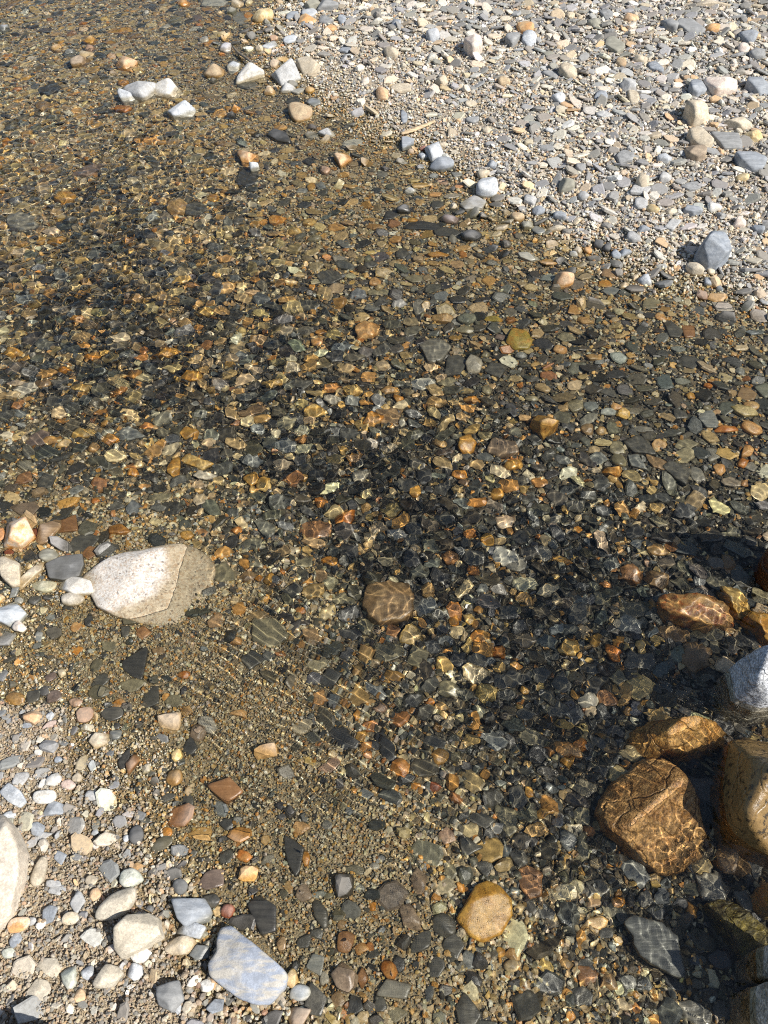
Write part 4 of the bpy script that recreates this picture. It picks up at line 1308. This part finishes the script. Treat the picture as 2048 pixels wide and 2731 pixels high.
def finish(nm, P, F, pos, c1, c2, mat, label, cat):
    o = link_mesh(nm, P, [F], mat, True, np.broadcast_to(np.append(np.clip(c1, 0, .82), 1), (len(P), 4)))
    tint_patch(o.data, len(P), c2)
    o.location = pos * SC; o.cycles.is_caustics_receiver = True
    set_props(o, label, cat)
    o['kind'] = 'thing'
    return o

def place_big(spec, rr):
    x0, y0, zoom, pts, mk, colr, top, nm, cat, label, cuts = spec
    P2 = np.array(pts, float) / zoom + np.array([x0, y0])
    mid = (P2.max(0) + P2.min(0)) / 2; px, py = mid
    mpp, sd_ = scale_at(px, py); cd_ = math.sqrt(1 - sd_ * sd_)
    g = ground(px, py, top * .5); terr = float(terrain(g[0], g[1]))
    if nm == 'flat_slate' and not cuts: top = max(top, terr + .008); terr = top - .012
    vis = top - terr
    for _ in range(3):
        g = ground(px, py, terr + .5 * vis)
        if nm != 'flat_slate': terr = float(terrain(g[0], g[1])); vis = top - terr
    c = vis / 1.4; zc = top - c
    slate_ = mk == 'slate'
    dx = (P2[:, 0] - px) * mpp; dy = -(P2[:, 1] - py) * mpp
    s = dy.max(); s2 = math.sqrt(max(s * s - (.6 * vis * cd_) ** 2, .35 * s * s)); dy = dy * (s2 / s) / sd_ * (1 if slate_ else 1.05); dx = dx * (1 if slate_ else 1.05)
    # densify the outline, soften its corners a little
    n = len(dx); tt = np.linspace(0, n, 240, endpoint=False); i = tt.astype(int); f = tt - i; j = (i + 1) % n
    X_, Y_ = dx[i] * (1 - f) + dx[j] * f, dy[i] * (1 - f) + dy[j] * f
    Rt = table(X_, Y_); Rt = (np.roll(Rt, 1) + Rt * 2 + np.roll(Rt, -1)) / 4
    slate = mk == 'slate'
    q, p, rough = (7, 26, .010) if slate else (5, 34, .024)
    if colr in ('granite', 'amber'): q, p, rough = 3.4, 24, .012
    extra = [(R(az), R(t_), d) for az, t_, d in cuts]
    if not slate: extra += [(rr.uniform(0, 6.28), rr.uniform(.3, .9), rr.uniform(.82, .95)) for _ in range(4)]
    else: extra += [(rr.uniform(0, 6.28), rr.uniform(.03, .1), rr.uniform(.85, .95)) for _ in range(2)]
    P, F = solid(Rt, c, q, extra, p, rr, 5, rough)
    P[:, 2] *= 1.0 if P[:, 2].max() < 1e-6 else min(1.35, c / P[:, 2].max())
    c1, c2 = [np.array(z) for z in COLS[colr]]
    if mk == 'rough' and (colr in ('golden', 'brownb', 'redwet', 'mossyd')): mk = 'roughwet'
    if colr in ('greywet', 'bluewhite'): mk = 'boulder'
    o = finish(nm, P, F, np.array([g[0], g[1], zc]), c1, c2, MATS[mk], label, cat)
    h = np.hypot(dx.max() - dx.min(), 0) / 2, (dy.max() - dy.min()) / 2
    inner = [(g[0] + .55 * x_, g[1] + .55 * y_) for x_, y_ in zip(dx, dy)]
    FOOT.append((g[0], g[1], h[0] * .8, h[1] * .8, 0.0))
    for x_, y_ in inner: FOOT.append((x_, y_, min(h) * .36, min(h) * .36, 0.0))
    return o

rr = np.random.default_rng(2024)
for b_ in BIG: place_big(b_, rr)
ox = oy = 0
for ln in STONES.strip().split('\n'):
    if ln[0] == '@': ox, oy = [int(s) for s in ln[1:].split()]
    else: place(ox, oy, ln, rr)
base = 0; VV, FF, C1, C2 = [], [], [], []
for P, F, c1, c2 in loose:
    VV.append(P); FF.append(F + base); base += len(P)
    C1.append(np.broadcast_to(np.append(np.clip(c1, 0, .82), 1), (len(P), 4))); C2.append(np.broadcast_to(np.append(np.clip(c2, 0, .82), 1), (len(P), 4)))
o = link_mesh('small_stones_and_shadow_blocks', np.concatenate(VV), [np.concatenate(FF)], MATS['rough'], True, np.concatenate(C1)); tint_patch(o.data, base, np.concatenate(C2))  # also holds two unseen blocks added to throw shade into the bottom-left corner
o.cycles.is_caustics_receiver = True; set_props(o, 'small mixed stones strewn among the gravel, plus two added unseen shadow-casting blocks', 'gravel', kind='stuff')

# ------------------------------------------------------------------ bits of wood
M_WOOD = bpy.data.materials.new('bare_wood')
def wood(m):
    N = NT(m); pos = N.pos()
    c1 = N.n('ShaderNodeAttribute', {'attribute_name': 'tint'}).outputs['Color']
    n = N.n('ShaderNodeTexNoise', None, Vector=N.n('ShaderNodeMapping', None, Vector=pos, Scale=(40, 160, 160)).outputs[0], Scale=1.0, Detail=4.0).outputs['Fac']
    k = N.ramp(n, .3, .7, .6, 1.25); c = N.mix(1.0, c1, N.n('ShaderNodeCombineColor', None, Red=k, Green=k, Blue=k).outputs[0], 'MULTIPLY')
    p = N.n('ShaderNodeBsdfPrincipled', None, Base_Color=c, Roughness=.8, Normal=N.n('ShaderNodeBump', None, Strength=.5, Distance=.001 * SC, Height=n).outputs[0])
    N.n('ShaderNodeOutputMaterial', None, Surface=p.outputs[0])
wood(M_WOOD)
def stick(name, pts, rad, flat, col, label, cat, lift=.006):
    """a tapered twig through photo points (source pixels)"""
    P = []
    for px, py in pts:
        g = ground(px, py); z = max(float(terrain(g[0], g[1])), -.02); g = ground(px, py, z + lift); P.append([g[0], g[1], max(float(terrain(g[0], g[1])), -.02) + lift])
    P = np.array(P); t = np.linspace(0, len(P) - 1, 26); i = np.minimum(t.astype(int), len(P) - 2); f = (t - i)[:, None]
    C = P[i] * (1 - f) + P[i + 1] * f
    for _ in range(3): C[1:-1] = (C[:-2] + 2 * C[1:-1] + C[2:]) / 4
    n = 8; V = []
    r_ = np.random.default_rng(len(label))
    for k in range(26):
        d = C[min(k + 1, 25)] - C[max(k - 1, 0)]; d /= np.linalg.norm(d); s = np.cross(d, [0, 0, 1]); s /= np.linalg.norm(s); u = np.cross(s, d)
        w_ = rad * (math.sin(math.pi * (.08 + .86 * k / 25)) ** .5) * r_.uniform(.88, 1.12)
        for j in range(n):
            a = 2 * math.pi * j / n; V.append(C[k] + s * w_ * math.cos(a) + u * w_ * flat * math.sin(a))
    V = np.array(V); i = np.arange(25 * n); j = (i // n) * n + (i + 1) % n
    F = [np.stack([i, j, j + n, i + n], 1)]
    caps = np.array([[*range(n - 1, -1, -1)], [*range(25 * n, 26 * n)]]); F.append(caps)
    o0 = V[0].copy(); o = link_mesh(name, V - o0, F, M_WOOD, True, np.broadcast_to(np.array(list(col) + [1.]), (len(V), 4)))
    o.location = o0 * SC; o.cycles.is_caustics_receiver = True; set_props(o, label, cat)
stick('driftwood_sliver', [(1070, 355), (1110, 340), (1160, 321)], .011, .45, (.58, .44, .27), 'pale tan driftwood sliver lying on the gravel bank above the waterline', 'driftwood', .008)
stick('twig', [(620, 122), (634, 141), (655, 155), (675, 170), (690, 179)], .005, 1, (.16, .14, .11), 'thin curved dark twig behind the bright white angular block', 'twig', .02)
stick('straw', [(1448, 983), (1477, 968)], .004, .8, (.52, .26, .13), 'short reddish straw under calm water right of the mossy square stone', 'straw', .006)
stick('straw', [(1783, 1048), (1789, 1068)], .003, .8, (.30, .27, .24), 'tiny grey straw among the slates of the calm water', 'straw', .006)

for x, y, a, b, yaw in FOOT:                       # keep the gravel off them
    n = max(1, int(round(a / max(b, 1e-4))))
    for k in range(n):
        u = (k + .5) / n * 2 - 1
        GRID.add(x + math.cos(yaw) * u * (a - b * .6), y + math.sin(yaw) * u * (a - b * .6), b * .80)
def under_stone(x, y):
    hit = np.zeros(len(x), bool)
    for fx, fy, a, b, yaw in FOOT:
        m = np.nonzero((np.abs(x - fx) < a) & (np.abs(y - fy) < a))[0]
        if len(m):
            dx, dy = x[m] - fx, y[m] - fy; u = dx * math.cos(yaw) + dy * math.sin(yaw); v = -dx * math.sin(yaw) + dy * math.cos(yaw)
            hit[m] |= (u / a) ** 2 + (v / b) ** 2 < .75
    return hit
def spread_kind(seed, n, smin, smax, power, dens, gap, keep=True):
    r, x, y, s = scatter(seed, n, smin, smax, power, dens)
    o = np.argsort(-s); x, y, s = x[o], y[o], s[o]
    sel = []
    for i in range(len(x)):
        if GRID.free(x[i], y[i], s[i] * gap):
            sel.append(i)
            GRID.add(x[i], y[i], s[i] * gap)
    x, y, s = x[sel], y[sel], s[sel]
    return r, x, y, s

def dress(r, x, y, s, weights_dry, weights_wet, sink, tiltsd, yaw0=None):
    h = terrain(x, y); n = len(x)
    wet = h < .005
    c = pick(r, n, weights_dry); c2 = pick(r, n, weights_wet); c[wet] = c2[wet]
    yaw = r.uniform(0, 6.283, n) if yaw0 is None else yaw0 + r.normal(0, .6, n) + math.pi * r.integers(0, 2, n)
    return x, y, h + s * sink, s, yaw, r.normal(0, tiltsd, (n, 2)), c

def golden(g, seed):
    """upstream, far from the bank, the bed is browner and finer"""
    x, y, c = g[0], g[1], g[6]; r = np.random.default_rng(seed)
    m = (terrain(x, y) < 0) & (r.random(len(x)) < np.clip((y - 1.3) / 1.6, 0, .55) * np.clip(1.0 - x * .8, 0, 1))
    c[m] = pick(r, int(m.sum()), {'gold': 1}) * .9
    return g
# larger chips and pebbles
r1, x, y, s = spread_kind(31, 60000, .010, .030, 2.2, lambda x, y: np.clip(1.02 - F_G(x, y), .03, 1) * np.where(F_H(x, y) < 0, np.clip(1.25 - .28 * (y - 1.2) * (x < .4), .3, 1), .72), .62)
g1 = dress(r1, x, y, s, {'slate': 6, 'tan': 1.2, 'pale': 3}, {'black': 4.8, 'slate': 1.0, 'tan': 1.6, 'pale': .2, 'rust': .22}, .13, .26, 0.0); golden(g1, 1)
r2, x, y, s = spread_kind(32, 20000, .008, .022, 2.0, lambda x, y: np.clip(1.02 - F_G(x, y), .04, 1) * np.where(F_H(x, y) < 0, 1, .6), .66)
g2 = dress(r2, x, y, s, {'slate': 2.5, 'tan': 2.4, 'pale': 4}, {'black': 3.4, 'tan': 3.8, 'pale': .5, 'rust': .6}, .25, .4)
# filling chips
r3, x, y, s = spread_kind(33, 90000, .005, .011, 1.4, lambda x, y: np.clip(1.12 - F_G(x, y), .04, 1), .60)
g3 = dress(r3, x, y, s, {'slate': 5, 'tan': 1.6, 'pale': 3}, {'black': 5, 'slate': .4, 'tan': 1.9, 'pale': .25, 'rust': .25}, .2, .34); golden(g3, 3)
build('slate_gravel', 'loose grey slate chips covering the bank and the stream bed', 'gravel', [(SLATES,) + g1, (SLATES,) + g3])
build('pebbles', 'small tan and rusty pebbles among the slate chips', 'gravel', [(BLOCKS,) + g2])
# grit
r4, x, y, s = scatter(34, 560000, .0022, .0062, 2.0, lambda x, y: np.clip(.45 + .7 * F_G(x, y), .3, 1) * np.clip(1.25 - .22 * y, .35, 1))
ok = ~under_stone(x, y); x, y, s = x[ok], y[ok], s[ok]
lo = r4.random(len(x)) * .5 < F_G(x, y) - .12
g4 = dress(r4, x[lo], y[lo], s[lo], {'slate': 2.2, 'tan': 4, 'pale': 3.0, 'rust': .3}, {'black': 1.2, 'tan': 5, 'pale': 3.4, 'rust': .3}, .35, .5)
g5 = dress(r4, x[~lo], y[~lo], s[~lo], {'slate': 3, 'tan': 2, 'pale': 4}, {'black': 6, 'tan': 1.6, 'rust': .2}, .35, .5); golden(g5, 5)
nd = (g4[1] < 1.05) & (g4[0] < .1) & (terrain(g4[0], g4[1]) > .005); g4[6][nd] *= [.64, .57, .47]      # browner grit on the near shelf
sh = F_G(g4[0], g4[1]) > .7; g4[3][sh] *= np.where(g4[1][sh] < 1.6, .68, .85)
r6, x, y, s = scatter(36, 700000, .0010, .0024, 1.3, lambda x, y: np.clip((F_G(x, y) - .45) * 2.2, 0, 1) * (y < 1.75))
ok = ~under_stone(x, y); x, y, s = x[ok], y[ok], s[ok]
g6 = dress(r6, x, y, s, {'slate': 1.6, 'tan': 4, 'pale': 3.5}, {'black': 1.4, 'tan': 5, 'pale': 4, 'rust': .2}, 1.2, .6)
nd6 = (g6[1] < 1.05) & (g6[0] < .1) & (terrain(g6[0], g6[1]) > .005); g6[6][nd6] *= [.66, .59, .50]
build('grit', 'coarse tan grit between the stones', 'gravel', [(GRAINS,) + g4, (GRAINS,) + g5, (TINY,) + g6])
# ------------------------------------------------------------------ light
bed.cycles.is_caustics_receiver = True
SUN_EL, SUN_AZ = R(46), R(-29)     # azimuth from +x
sd = bpy.data.lights.new('sun', 'SUN'); sd.energy = 4.2; sd.angle = R(.53); sd.color = (1, .955, .88); sd.cycles.is_caustics_light = True
sun = bpy.data.objects.new('sun', sd); COL.objects.link(sun)
v = Vector((math.cos(SUN_AZ) * math.cos(SUN_EL), math.sin(SUN_AZ) * math.cos(SUN_EL), math.sin(SUN_EL)))
sun.rotation_euler = v.to_track_quat('Z', 'Y').to_euler()
w = bpy.data.worlds.new('World'); sc.world = w; w.use_nodes = True
nt = w.node_tree; sky = nt.nodes.new('ShaderNodeTexSky'); sky.sky_type = 'NISHITA'; sky.sun_disc = False
sky.sun_elevation = SUN_EL; sky.sun_rotation = math.atan2(v.x, v.y)
nt.links.new(sky.outputs[0], nt.nodes['Background'].inputs[0]); nt.nodes['Background'].inputs[1].default_value = .07
sc.view_settings.view_transform = 'Standard'; sc.view_settings.look = 'None'; sc.view_settings.exposure = .6; sc.view_settings.gamma = 1
cy = sc.cycles
cy.max_bounces = 10; cy.transmission_bounces = 6; cy.glossy_bounces = 3; cy.diffuse_bounces = 3; cy.blur_glossy = 0.0
cy.caustics_refractive = True; cy.caustics_reflective = False; cy.sample_clamp_indirect = 4.0
cy.filter_width = 1.1; cy.use_denoising = False; cy.use_adaptive_sampling = True; cy.adaptive_threshold = .01
